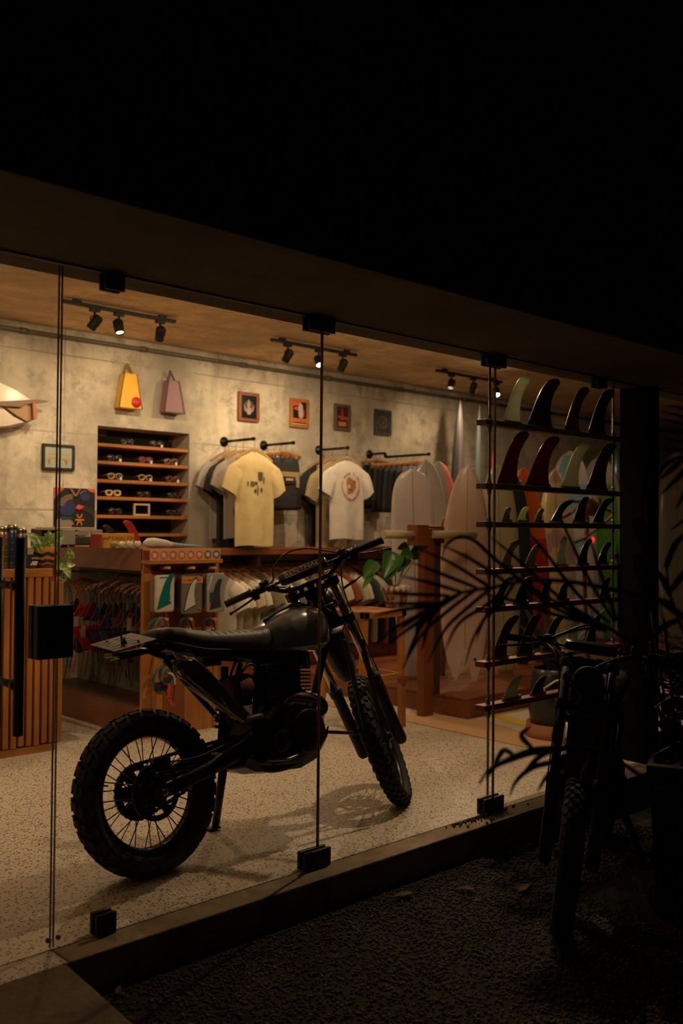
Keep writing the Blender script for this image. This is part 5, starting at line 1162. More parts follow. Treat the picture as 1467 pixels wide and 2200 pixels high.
t, T = hang_shirt(f3, 6.60, 'white t-shirt with a brown bear head in a ring of red letters, third wall rail', WHT, G3, seed=8, L_=.74, w_=.48)
cloth_patch(t, T, [(-.045, -.17), (-.01, -.155), (.045, -.185), (.075, -.19), (.07, -.225), (.085, -.25), (.03, -.30), (-.02, -.31), (-.045, -.33), (-.04, -.26), (-.05, -.21)][::-1], mat((.34, .14, .03), .7), 'printed_head')
def oval(ca_, cc_, ra, rc): return [(ca_ + ra * math.cos(2 * PI * k / 12), cc_ + rc * math.sin(2 * PI * k / 12)) for k in range(12)]
def lift(o_): 
    for v_ in o_.data.vertices: v_.co.y -= .0012
for q in ((.055, -.205, .014, .016), (.0, -.275, .02, .012)): lift(cloth_patch(t, T, oval(*q), mat((.45, .02, .02), .7), 'print_accent'))
lift(cloth_patch(t, T, oval(-.022, -.245, .014, .02), PAPER, 'print_muzzle'))
LETR = mat((.50, .10, .06), .7)
for i, ch in enumerate('NEW FIN'):
    if ch == ' ': continue
    a = math.radians(135 - i * 15); c = T.front(.012 + .12 * math.cos(a), -.245 + .125 * math.sin(a)) + V((0, -.001, 0)); u = V((math.sin(a), 0, -math.cos(a))); text('ring_letter', ch, .034, c, u, V((math.cos(a), 0, math.sin(a))), LETR, t, .001)
m = MB()
for i in range(26):
    a = math.radians(160 + i * 9.6); c = T.front(.012 + .12 * math.cos(a), -.245 + .125 * math.sin(a)); m.obx(c, V((math.sin(a), 0, -math.cos(a))) * .005, (0, .0012, 0), V((math.cos(a), 0, math.sin(a))) * (.012 if 5 < i < 20 and i % 4 else .006))
m.build('ring_marks', LETR, t)
G4 = 'dark garments on the kinked wall rail'
for k in range(9):
    y = 6.93 - k * .075; zr = f4.z - (.04 if y < YB - .22 else 0); cc = [DKT, DKT, mat((.03, .03, .035), .8), DKT, mat((.022, .03, .03), .8), DKT, DKT, mat((.06, .05, .08), .8), mat((.04, .05, .09), .8)][k]
    t = thing('board_shorts', 'dark board shorts clipped on the kinked wall rail, %s' % ['nearest the wall', 'second from the wall', 'third from the wall', 'fourth from the wall', 'fifth from the wall', 'fourth from the front', 'third from the front', 'second from the front with violet print', 'frontmost with blue and violet print'][k], 'shorts', (f4.x, y, zr), G4)
    hanger(t, f4.x + .0, y, zr - .075, 0, .185, WOODO['x'], zr=.075, clips=True)
    m = MB(); sec = []
    for zz, s, d in ((-.115, .80, .02), (-.2, .85, .028), (-.36, .95, .03), (-.50, 1.0, .03), (-.56, 1.0, .026)):
        sec.append([V((f4.x + .185 * s * math.copysign(abs(math.cos(a)) ** .8, math.cos(a)), y + d * math.sin(a) * (1 + .15 * math.cos(5 * a + k)), zr + zz)) for a in [2 * PI * q / 24 for q in range(24)]])
    m.loft(sec); m.build('cloth', cc, t)
    if k >= 6:
        m = MB(); R = random.Random(k)
        for q in range(7): m.obx((f4.x + R.uniform(-.13, .13), y - .038, zr - R.uniform(.3, .5)), (.012, 0, 0), (0, .006, 0), (0, 0, .018))
        m.build('printed_flowers', mat((.12, .08, .16), .7), t)
# long wall shelf with a rail of shirts beneath, low platform
WX0, WX1 = SX1 - .02, 8.4; wz = onY(620, 1177, YB - .42).z; wzb = onY(620, 1191, YB - .42).z
t = thing('wall_shelf', 'long red-brown wooden wall shelf running behind the motorcycle', 'shelf', (5.5, YB, wz))
m = MB(); m.bx(WX0, WX1, YB - .42, YB, wzb, wz); m.build('board', WOODR['x'], t, bevel=.004)
for x in (4.3, 5.3, 6.3, 7.3, 8.2): m = MB(); m.bx(x, x + .035, YB - .38, YB, wzb - .10, wzb); m.build('bracket', WOODD['y'], t)
m = MB(); m.tube([(WX0, YB - .20, wzb - .075), (WX1 - .1, YB - .20, wzb - .075)], .0125, 10); m.build('hanging_rail', BMETAL, t)
t = thing('low_platform', 'low red-brown wooden platform along the back wall under the hanging shirts', 'platform', (5.6, YB - .2, 0))
m = MB(); m.bx(SX1 + .02, 8.2, YB - .38, YB - .002, 0, .265); m.build('box', WOODR['x'], t, bevel=.004)
m = MB(); m.bx(SX1 + .02, 8.2, YB - .385, YB - .002, .265, .285); m.build('lid', WOODR['x'], t, bevel=.003)
ZR = wzb - .075
COLS = [((.58, .52, .44), 'white'), ((.55, .48, .38), 'off-white'), ((.42, .34, .22), 'sand'), ((.50, .44, .35), 'ivory'), ((.16, .14, .09), 'olive'), ((.48, .42, .33), 'oatmeal'), ((.20, .19, .14), 'grey-green'), ((.10, .12, .09), 'dark green'), ((.40, .34, .24), 'stone'), ((.06, .06, .055), 'charcoal'), ((.11, .12, .10), 'slate green'), ((.30, .26, .18), 'khaki'), ((.04, .035, .03), 'black'),
        ((.50, .44, .30), 'pale yellow'), ((.22, .04, .02), 'rust patterned'), ((.42, .40, .24), 'pale lime'), ((.50, .46, .30), 'light cream'), ((.02, .03, .03), 'dark navy'), ((.46, .44, .28), 'butter'), ((.015, .015, .02), 'black wetsuit-like'), ((.35, .12, .03), 'orange brown'), ((.03, .04, .05), 'midnight')]
n = len(COLS); xa_, xb_ = onY(492, 1300, YB - .4).x, onY(842, 1300, YB - .4).x
for i, (c, nm_) in enumerate(COLS):
    x = xa_ + (xb_ - xa_) * i / (n - 1) + rnd.uniform(-.02, .02); ang = PI / 2 + .18 + rnd.uniform(-.03, .03)
    t = thing('hanging_shirt', '%s shirt on the rail under the wall shelf, %s from the display stand' % (nm_, ['first', 'second', 'third', 'fourth', 'fifth', 'sixth', 'seventh', 'eighth', 'ninth', 'tenth', 'eleventh', 'twelfth', 'thirteenth', 'fourteenth', 'fifteenth', 'sixteenth', 'seventeenth', 'eighteenth', 'nineteenth', 'twentieth', 'twenty-first', 'last'][i]), 'shirt', (x, YB - .2, ZR), 'shirts on the rail under the wall shelf')
    zt = ZR - .085; cm = mat(c, .8, 0, .35 if 'pattern' in nm_ else .15, 30 if 'pattern' in nm_ else 9)
    shirt(t, x, YB - .215, zt, .50, .70 + rnd.uniform(-.03, .04), ang, cm, 40 + i, dep=.024); hanger(t, x, YB - .215, zt + .005, ang, .19, WOODO['x'], zr=.08)
# ================================================================ fin rack right behind the glass
RY = 3.07
rl, rr_ = onY(1034, 905, RY).x, onY(1326, 1100, RY).x
zrow = [onY(1050, p, RY).z for p in (903, 1039, 1121, 1222, 1303, 1419, 1512)]
rk = thing('fin_rack', 'seven narrow wooden shelves strung on threaded metal rods behind the right-hand glass', 'rack', ((rl + rr_) / 2, RY, 0))
RODM = mat((.17, .19, .19), .35, .8)
xr1, xr2 = onY(1050, 1200, RY).x, onY(1316, 1100, RY).x
for z in zrow:
    m = MB(); m.bx(rl, rr_, RY - .032, RY + .032, z - .028, z); m.build('shelf', WOODD['x'] if z > 1.2 else WOODR['x'], rk, bevel=.002)
for x in (xr1, xr2):
    m = MB(); m.tube([(x, RY, .0), (x, RY, ZC)], .0065, 10); rod = m.build('rod', RODM, rk)
    m = MB()
    for z in zrow:
        for s in (0, 1): zz = z if s == 0 else z - .028 - .012; m.lathe([(.013, 0), (.013, .012)], (x, RY, zz), n=6, sm=False); m.lathe([(.0095, .012 if s == 0 else -.016), (.0095, .028 if s == 0 else 0)], (x, RY, zz), n=8); m.lathe([(.017, -.0012), (.017, .0012)], (x, RY, z if s == 0 else z - .028), n=14)
    m.lathe([(.011, .58), (.011, .64)], (x, RY, -.15), n=8); m.build('nuts', RODM, rod)
PALE = translucent((.27, .28, .21), .75); PALEG = translucent((.36, .40, .20), .75); SMOKE = translucent((.16, .155, .12), .6); FBK = mat((.012, .011, .010), .3, coat=.4)
DRED = translucent((.13, .018, .010), .5, .25); AMB = translucent((.08, .024, .007), .55, .25); DTEAL = mat((.01, .03, .03), .3, coat=.4); DGRN = mat((.012, .05, .022), .3, coat=.4)
rows = [
 [(1080, 1116, 1137, 808, PALE, 'pale grey-green fin with darker tip, first on the top rack shelf'), (1131, 1184, 1201, 815, FBK, 'large black fin, second on the top rack shelf'), (1210, 1242, 1264, 832, AMB, 'slim amber-black fin, third on the top rack shelf'), (1261, 1299, 1318, 837, FBK, 'broad black fin, last on the top rack shelf')],
 [(1067, 1111, 1134, 927, DRED, 'tall dark red fin, first on the second rack shelf'), (1127, 1179, 1200, 938, DRED, 'wide dark red fin, second on the second rack shelf'), (1204, 1242, 1265, 951, PALE, 'pale green fin, third on the second rack shelf'), (1258, 1302, 1322, 953, AMB, 'brown-red fin beside the pillar on the second rack shelf')],
 [(1078, 1096, 1096, 1089, SMOKE, 'small smoky keel fin with a dark dot, first on the third rack shelf'), (1110, 1129, 1135, 1088, PALEG, 'small pale green fin, second on the third rack shelf'), (1147, 1164, 1167, 1092, SMOKE, 'small grey fin with a dark dot, third on the third rack shelf'), (1180, 1206, 1229, 1075, FBK, 'curved black fin, fourth on the third rack shelf'), (1229, 1258, 1264, 1067, FBK, 'upright black fin, fifth on the third rack shelf'), (1270, 1296, 1317, 1070, FBK, 'hooked black fin by the pillar on the third rack shelf')],
 [(1073, 1098, 1116, 1160, SMOKE, 'ribbed grey fin, first on the fourth rack shelf'), (1125, 1150, 1163, 1168, SMOKE, 'ribbed smoky fin, second on the fourth rack shelf'), (1194, 1217, 1216, 1152, PALE, 'tall pale grey fin with notched edge, third on the fourth rack shelf'), (1238, 1262, 1270, 1158, DTEAL, 'dark bluish fin, fourth on the fourth rack shelf'), (1280, 1304, 1312, 1165, FBK, 'black fin by the pillar on the fourth rack shelf')],
 [(1060, 1082, 1100, 1240, FBK, 'smoky black fin, first on the fifth rack shelf'), (1102, 1132, 1143, 1238, FBK, 'black fin with pale notched edge, second on the fifth rack shelf'), (1156, 1180, 1184, 1246, FBK, 'small black fin, third on the fifth rack shelf'), (1195, 1220, 1222, 1248, FBK, 'black fin, fourth on the fifth rack shelf'), (1286, 1308, 1310, 1240, DGRN, 'dark green fin, last on the fifth rack shelf')],
 [(1056, 1090, 1113, 1321, DRED, 'red-brown fin lit along its edge, first on the sixth rack shelf'), (1111, 1145, 1161, 1318, AMB, 'slim dark fin, second on the sixth rack shelf'), (1163, 1190, 1209, 1321, FBK, 'black fin with five dots at its base, third on the sixth rack shelf'), (1211, 1244, 1245, 1326, PALE, 'pale grey-green fin, fourth on the sixth rack shelf'), (1255, 1280, 1290, 1320, DTEAL, 'dark teal edged fin, last on the sixth rack shelf')],
 [(1080, 1117, 1120, 1450, PALE, 'pale translucent fin standing alone on the bottom rack shelf'), (1140, 1170, 1172, 1452, FBK, 'black fin in the middle of the bottom rack shelf')]]
for r_, row in enumerate(rows):
    z = zrow[r_]
    for (pa, pb, pt, py, m_, lab) in row:
        x0, x1 = onY(pa, 1100, RY).x, onY(pb, 1100, RY).x
        tp = onY(pt, py, RY); h = tp.z - z
        o = fin(lab, x0, x1, tp.x, z, tp.z, RY, m_, tr=(.024 if r_ < 2 else .014 if h < .16 else .018), group='fins on the rack shelves', th=.012 if r_ < 2 else .009)
        if m_ is SMOKE and r_ == 2: m = MB(); m.lathe([(.0, 0), (.006, 0), (.006, .001), (.0, .001)], ((x0 + x1) / 2 + .01, RY - .0065, z + h * .35), (0, -1, 0), 10); m.build('dot', BLACK, o)
        if r_ in (2, 5, 4) and m_ is FBK:
            m = MB()
            for k in range(5): m.ball((x0 + (x1 - x0) * (.15 + .17 * k), RY - .006, z + .008), .003, 6)
            m.build('base_dots', PAPER, o)

# ================================================================ surfboards
PZ = .155; px0, py0_ = 5.60, 4.50
def board(label, nose, tail, wpx, col, kind='round', lean=.18, face=.0, stringer=True, zones=None, group='surfboards in the shop', th=.055, y=None, tip=None, fish=False, wmax=.45, tailw=.35, thick_view=None):
    """nose/tail: pixels. The tail stands at distance y from the facade; board leans back by `lean` metres."""
    tb = onY(tail[0], tail[1], y); nb = onY(nose[0], nose[1], y + lean)
    tb = V((tb.x, tb.y, PZ if y < 6.54 and px0 < tb.x < 10.3 else 0.0))
    t = thing('surfboard', label, 'surfboard', tb, group)
    L_ = (nb - tb).length; up = (nb - tb).normalized()
    dcam = (tb - CAM); dcam.z = 0; dcam.normalize(); side0 = V((dcam.y, -dcam.x, 0))
    dist = (tb - CAM).dot(FW)
    side = (side0 * math.cos(face) + V((dcam.x, dcam.y, 0)) * math.sin(face)); side = (side - up * side.dot(up)).normalized(); nrm = side.cross(up).normalized()
    if nrm.dot(dcam) > 0: nrm = -nrm
    hw = wpx * dist / F / 2 / max(.15, abs(math.cos(face)))
    def wid(t_):
        if kind == 'point': a = min(1, t_ / wmax); return (tailw + (1 - tailw) * math.sin(a * PI / 2) ** .9) if t_ < wmax else max(.0, math.cos((t_ - wmax) / (1 - wmax) * PI / 2)) ** .52
        if t_ < wmax: a = t_ / wmax; return tailw + (1 - tailw) * math.sin(a * PI / 2) ** .8
        a = (t_ - wmax) / (1 - wmax); return max(0, 1 - a ** (3.0 if kind == 'round' else 7.0)) ** .5
    NS, NC = 40, 9; secs = []; cols = []
    def pt(t_, s, f_):
        w_ = hw * max(.006, wid(t_)); rk_ = .05 * L_ * ((t_ - .45) ** 2) * 2.0; tt = th * (1 - .75 * abs(2 * t_ - 1) ** 3)
        off = t_ * L_
        if fish: off += hw * 2 * (max(0, .62 - abs(s)) / .62 * .72 + max(0, abs(s) - .62) / .38 * .42) * max(0, 1 - t_ / .26) ** 1.3
        return tb + up * off + side * (w_ * s) + nrm * (f_ * tt / 2 * math.sqrt(max(0, 1 - abs(s) ** 2.6)) - rk_ * (0) + rk_)
    S = [-1, -.93, -.75, -.5, -.25, 0, .25, .5, .75, .93]; full = [(s, 1) for s in S] + [(1, 1)] + [(s, -1) for s in S[::-1][:-1]]
    m = MB(); n = len(full)
    for i in range(NS + 1):
        t_ = i / NS; t_ = t_ if i < NS else .9995; secs.append([pt(t_, s, f_) for s, f_ in full])
    mats_ = [col]; vs = [p for q in secs for p in q]
    for i in range(NS):
        for j in range(n):
            a = i * n + j; b_ = i * n + (j + 1) % n; mi = 0
            if zones:
                tm = (i + .5) / NS; s0 = (full[j][0] + full[(j + 1) % n][0]) / 2; zc_ = zones(tm, s0, full[j][1])
                if zc_ is not None:
                    if zc_ not in mats_: mats_.append(zc_)
                    mi = mats_.index(zc_)
            m.add([vs[a], vs[b_], vs[b_ + n], vs[a + n]], [(0, 1, 2, 3)], mi, True)
    m.add(secs[0], [list(range(n))[::-1]], 0)
    m.build('board', mats_, t)
    if stringer:
        m = MB(); P = [pt(.985 * i / 20 + .0, 0, 1) + nrm * .0008 for i in range(21 if not fish else 20)]
        if fish: P = [pt(.03 + .95 * i / 20, 0, 1) + nrm * .0008 for i in range(21)]
        m.prism([p - side * .0025 for p in P] + [p + side * .0025 for p in P[::-1]], nrm * .0016) if False else m.loft([[p - side * .003, p + side * .003, p + side * .003 - nrm * .002, p - side * .003 - nrm * .002] for p in P], 0, False)
        m.build('stringer', mat((.22, .13, .08), .5), t)
    t['L'] = 0; del t['L']
    return t, pt, nrm, side, up
BW = mat((.46, .40, .37), .35, coat=.4, var=.05); BPK = mat((.50, .34, .27), .4, coat=.4, var=.06, vscale=4); BPW = mat((.50, .45, .43), .35, coat=.4, var=.05); CORAL = mat((.52, .16, .12), .4, coat=.4); GRD = mat((.22, .21, .18), .4, coat=.4)
BCR = mat((.46, .42, .28), .35, coat=.4); BDK = mat((.022, .035, .03), .3, coat=.5); BOR = mat((.80, .16, .02), .35, coat=.4); BYL = mat((.58, .50, .24), .35, coat=.4); BPNK = mat((.42, .28, .28), .35, coat=.4); BBL = mat((.16, .34, .38), .35, coat=.4); BGR = mat((.08, .32, .03), .35, coat=.4); BTE = mat((.03, .12, .11), .35, coat=.4)
LAV = mat((.15, .115, .14), .45); LBL = mat((.15, .21, .22), .45); SLT = mat((.035, .035, .04), .5)
# right-hand wooden board platform
t = thing('board_platform', 'low red-brown wooden platform on which the surfboards stand', 'platform', (7.6, 5.5, 0))
m = MB(); m.bx(px0 - .0, 10.4, py0_, 6.55, 0, PZ - .02); m.build('base', WOODR['x'], t, bevel=.006)
for k in range(9): y = py0_ + .005 + k * .228; m = MB(); m.bx(px0 - .005, 10.4, y, y + .222, PZ - .02, PZ); m.build('plank', WOODR['x'], t, bevel=.003)
def edge_zone(c, s0=.72, lo=0, hi=1, right=None):
    return lambda tt, s, f_: c if ((s > s0 if right is None or right else s < -s0) and lo < tt < hi) else None
board('mauve-white squash-nosed surfboard at the left end, beside the dark garments', (882, 1010), (897, 1493), 94, BPW, 'square', .20, .25, y=5.35, wmax=.5, tailw=.55)
board('white surfboard with pink lower edge, second from the left', (911, 990), (930, 1484), 88, BW, 'round', .2, .3, y=5.75, zones=lambda t_, s, f_: CORAL if s > .75 and .25 < t_ < .66 else None, wmax=.5)
board('grey surfboard with coral right edge, third from the left', (938, 993), (955, 1478), 86, GRD, 'round', .2, .3, y=6.05, zones=lambda t_, s, f_: CORAL if s > .55 and t_ > .45 else (BPNK if s > .6 else None), wmax=.5)
board('pale pink longboard edge glimpsed between the rack post and the fish board', (948, 1110), (944, 1484), 34, BPK, 'round', .15, .9, y=5.4, wmax=.5)
board('tall dark longboard with lavender edge, leaning on the back wall above the shorter boards', (985, 864), (975, 1440), 34, SLT, 'point', .25, .2, zones=lambda t_, s, f_: LAV if s > .1 else None, y=6.25, th=.07, stringer=False, tailw=.5)
board('tall pale blue longboard seen edge-on, leaning on the back wall', (1027, 874), (1022, 1450), 18, LBL, 'point', .2, .2, y=6.3, th=.06, stringer=False, tailw=.6)
t_, ptf, nf_, sf_, uf_ = board('large pale pink fish surfboard with swallow tail and dark centre line, front of the platform', (1003, 1002), (996, 1500), 112, BPK, 'point', .22, .12, y=4.80, fish=True, wmax=.52, tailw=.60)
m = MB(); c = ptf(.115, .52, 1); m.lathe([(.0, 0), (.013, 0), (.013, .003), (.0, .003)], c, nf_, 14); m.build('leash_plug', BLACK, t_)
board('cream surfboard just right of the pink fish board, behind the rack rods', (1065, 1000), (1085, 1480), 84, BCR, 'round', .2, .25, y=5.1, wmax=.5)
board('thin red board edge behind the cream surfboard', (1057, 970), (1060, 1450), 14, mat((.55, .05, .03), .4), 'point', .2, .2, y=6.1, stringer=False, th=.04)
board('dark green-black surfboard between the cream and orange boards', (1100, 1020), (1120, 1478), 66, BDK, 'round', .2, .3, y=5.35, stringer=False, wmax=.5)
board('bright orange surfboard with fiery red tail', (1120, 1006), (1160, 1462), 76, BOR, 'round', .2, .25, y=5.35, zones=lambda t_, s, f_: (mat((.55, .05, .015), .35, coat=.4) if t_ < .62 and s > -.3 else None), stringer=False, wmax=.5)
board('pale yellow surfboard with pink band, right of the orange one', (1190, 1010), (1200, 1450), 82, BYL, 'point', .2, .2, y=5.4, zones=lambda t_, s, f_: (BPNK if .60 < t_ + abs(s) * .16 < .70 or t_ > .93 else (BCR if s > .5 else None)), wmax=.5)
board('white surfboard with pale blue panels, rounded nose', (1222, 971), (1236, 1440), 98, BW, 'round', .2, .25, y=5.8, zones=lambda t_, s, f_: (BBL if abs(s) < .72 and (.86 < t_ < .97 or .70 < t_ < .83 or .50 < t_ < .56) and (s < -.0 or t_ < .83) else None), wmax=.5)
board('white surfboard with bright green panel beside the black pillar', (1286, 982), (1300, 1430), 96, BW, 'round', .2, .25, y=5.9, zones=lambda t_, s, f_: (BGR if -.2 < s < .72 and t_ < .86 else None), wmax=.5)
board('dark teal surfboard mostly hidden by the pillar', (1322, 965), (1325, 1430), 44, BTE, 'round', .2, .2, y=6.2, stringer=False)
board('pale surfboard seen through the glass right of the pillar', (1452, 975), (1455, 1420), 90, BCR, 'round', .2, .2, y=6.2)
board('white and green surfboard at the right frame edge beyond the pillar', (1428, 990), (1432, 1420), 60, BW, 'round', .2, .2, y=6.4, zones=lambda t_, s, f_: BGR if t_ > .9 else None)

# ================================================================ wooden board rack post with padded arms
b0 = onZ(905, 1541, 0); hz = lambda py: onY(905, py, b0.y).z
t = thing('board_rack', 'dark wooden post rack with cream padded dowels, holding up the surfboards', 'board rack', (b0.x, b0.y, 0))
ztop = hz(1130); xw = lambda px: onY(px, 1300, b0.y).x
m = MB(); m.bx(xw(905), xw(926), b0.y - .03, b0.y + .04, 0, ztop - .02); m.build('post', WOODR['z'], t, bevel=.003)
m = MB(); m.bx(xw(926), xw(946), b0.y + .0, b0.y + .10, PZ, ztop - .02); m.build('post', WOODD['z'], t, bevel=.003)
m = MB(); m.bx(xw(884), xw(909), b0.y - .05, b0.y + .05, hz(1172), ztop + .01); m.build('cheek_block', WOODR['x'], t, bevel=.003)
m = MB(); m.bx(xw(914), xw(958), b0.y + .02, b0.y + .12, hz(1168), ztop); m.build('cross_block', WOODR['x'], t, bevel=.003)
FOAM = mat((.46, .36, .20), .8, bmp=.2)
m = MB(); m.tube([(xw(822), b0.y, hz(1148)), (xw(884), b0.y, hz(1150))], .030, 16); m.build('padded_dowel', FOAM, t)
m = MB(); m.tube([(xw(920), b0.y - .03, hz(1148)), (xw(1012), b0.y - .03, hz(1150))], .030, 16); m.lathe([(.018, .0), (.018, .003), (.0, .003)], (xw(1012), b0.y - .03, hz(1150)), (1, 0, 0), 12); m.build('padded_dowel', FOAM, t)
m = MB(); m.tube([(xw(985), b0.y + .22, hz(1158)), (xw(1032), b0.y + .22, hz(1160))], .026, 12); m.build('padded_dowel', FOAM, t)

# ================================================================ tall stool with potted plant
s0 = onZ(858, 1562, 0); sz = onY(858, 1310, s0.y).z
xs_ = lambda px: onY(px, 1450, s0.y).x
t = thing('bar_stool', 'tall orange-brown wooden stool carrying the leafy pot plant', 'stool', (s0.x - .1, s0.y + .25, 0))
W2, D2 = (xs_(866) - xs_(788)), .40; X1 = xs_(868); X0 = X1 - .42; Y0 = s0.y - .02; Y1 = Y0 + .42
def post(xa, ya, xb_, yb_, r=.021):
    m = MB(); m.loft([[V((x + a * r, y + b_ * r, z)) for a, b_ in ((-1, -1), (1, -1), (1, 1), (-1, 1))] for x, y, z in ((xa, ya, 0), (xb_, yb_, sz - .02))], 0, False); m.build('leg', WOODO['z'], t, bevel=.003)
post(X1 - .02, Y0 + .02, X1 - .03, Y0 + .03); post(X0 - .03, Y0 + .0, X0 + .03, Y0 + .03); post(X1 + .0, Y1 - .0, X1 - .03, Y1 - .03); post(X0 - .02, Y1 + .0, X0 + .03, Y1 - .03)
for q in ((X0, X1, Y0, Y0 + .05), (X0, X1, Y1 - .05, Y1), (X0, X0 + .05, Y0, Y1), (X1 - .05, X1, Y0, Y1)): m = MB(); m.bx(*q, sz - .045, sz); m.build('seat_rail', WOODO['x'], t, bevel=.003)
for k in range(5): y = Y0 + .055 + k * .063; m = MB(); m.bx(X0 + .05, X1 - .05, y, y + .055, sz - .016, sz - .001); m.build('seat_slat', WOODO['x'], t, bevel=.002)
zst = onY(858, 1452, s0.y).z
for q in ((X0, X1 - .03, Y0 + .015, Y0 + .04), (X0, X1 - .03, Y1 - .04, Y1 - .015), (X0, X0 + .025, Y0 + .03, Y1 - .03), (X1 - .04, X1 - .015, Y0 + .03, Y1 - .03)): m = MB(); m.bx(*q, zst - .02, zst + .022); m.build('stretcher', WOODO['x'], t, bevel=.003)
m = MB(); m.bx(X1 - .046, X1 + .004, Y0 - .006, Y0 + .04, zst - .055, zst + .0); m.build('joint_block', WOODR['x'], t, bevel=.003)
pc_ = V((onY(850, 1308, Y0 + .21).x, Y0 + .21, sz))
t = thing('potted_monstera', 'leafy green plant in a scalloped red and white painted pot on the tall stool', 'potted plant', pc_)
hp_ = onY(850, 1258, pc_.y).z - sz; rp = 32 * .0033
POTM, nt, b = new_mat('painted_pot'); nn = noise(nt, coords(nt, (1, 1, 1)), 26, 2); nt.links.new(mixc(nt, ramp(nt, nn, .50, .55), (.17, .06, .04), (.48, .36, .30)), b.inputs['Base Color']); b.inputs['Roughness'].default_value = .4
m = MB(); m.lathe([(.0, 0), (rp * .66, .0), (rp * .72, .02), (rp * .88, hp_ * .78), (rp * .98, hp_ * .8), (rp, hp_), (rp * .93, hp_), (rp * .86, hp_ * .8), (.0, hp_ * .78)], pc_, n=32); pot = m.build('pot', POTM, t)
m = MB()
for k in range(14):
    a = 2 * PI * k / 14; m.ball(pc_ + V((rp * .93 * math.cos(a), rp * .93 * math.sin(a), hp_ * .84)), (rp * .16, rp * .16, hp_ * .17), 8)
m.build('scallop', mat((.48, .36, .29), .4), pot)
m = MB(); m.lathe([(.0, hp_ * .80), (rp * .86, hp_ * .81)], pc_, n=20); m.build('soil', mat((.03, .02, .012), .9, bmp=.6), pot)
pk = pc_ + V((0, 0, hp_ * .8)); yv = pc_.y
for (a, b_, wp, hrt) in (((848, 1186), (826, 1238), 28, 1), ((845, 1190), (838, 1240), 30, 1), ((880, 1178), (858, 1176), 20, 0), ((882, 1184), (912, 1196), 24, 1), ((884, 1188), (862, 1192), 18, 0), ((878, 1196), (856, 1226), 16, 0), ((808, 1206), (782, 1240), 22, 0), ((905, 1180), (925, 1200), 18, 0), ((800, 1230), (780, 1262), 10, 0)):
    m = MB(); dy = rnd.uniform(-.05, .05); p_, q_ = onY(*a, yv + dy), onY(*b_, yv + dy - .05); leaf(m, p_, q_, wp * .0048, (-.6, -.72, .35), .12, bool(hrt)); m.build('leaf', GLEAF, t)
    m = MB(); mid = pk.lerp(p_, .5) + V((0, 0, .02)); m.tube(bez([pk, mid, p_], 5), .003, 5); m.build('leaf_stalk', mat((.10, .16, .04), .5), t)
# rug
pts = [onZ(*q, .006) for q in ((700, 1540), (868, 1537), (905, 1542), (1000, 1560), (1175, 1592), (1300, 1560), (1290, 1500), (1160, 1488), (1140, 1522), (995, 1552), (900, 1538), (760, 1470), (690, 1480))]
rgc = V((5.4, 4.0, 0))
t = thing('rug', 'flat cream rug with yellow swirls and a peach border in front of the surfboard platform', 'rug', rgc)
A_, B_ = onZ(862, 1552, .004), onZ(1180, 1608, .004)
m = MB(); m.bx(4.62, 8.2, A_.y - .02 if False else 3.92, 5.6, 0, .008)
m = MB(); q = [onZ(850, 1545, .004), onZ(1185, 1618, .004), V((8.4, onZ(1185, 1618, .004).y, .004)), V((8.4, 4.49, .004)), V((5.57, 4.49, .004)), V((5.57, 4.8, .004)), V((5.42, 4.8, .004)), V((5.42, 6.3, .004)), V((onZ(850, 1545, .004).x, 6.3, .004))]
m.prism([V((p.x, p.y, .004)) for p in q], (0, 0, .008)); m.build('border', mat((.55, .33, .17), .9, bmp=.2, bscale=200), t)
rm, nt, b = new_mat('rug_swirl'); vv_ = coords(nt); wv = nt.nodes.new('ShaderNodeTexWave'); wv.inputs['Scale'].default_value = .55; wv.inputs['Distortion'].default_value = 7; wv.inputs['Detail'].default_value = 1; wv.inputs['Detail Scale'].default_value = .6; nt.links.new(vv_, wv.inputs['Vector'])
nt.links.new(mixc(nt, ramp(nt, wv.outputs['Fac'], .82, .88), (.52, .46, .34), (.50, .34, .04)), b.inputs['Base Color']); b.inputs['Roughness'].default_value = .95
c_ = sum(q, V()) / len(q)
ff = [onZ(*p, .0095) for p in ((1005, 1560), (1190, 1594), (1290, 1600), (1330, 1560), (1150, 1530))]
m = MB(); m.prism([V((5.62, 4.46, .0095)), V((5.62, 4.37, .0095)), V((ff[1].x, ff[1].y, .0095)), V((8.3, ff[1].y, .0095)), V((8.3, 4.46, .0095))], (0, 0, .004)); m.build('field', rm, t)
m = MB(); m.prism([V((onZ(850, 1545, .004).x + .1, 5.0, .0095)), V((5.38, 5.0, .0095)), V((5.38, 6.2, .0095)), V((onZ(850, 1545, .004).x + .1, 6.2, .0095))], (0, 0, .004)); m.build('field', rm, t)
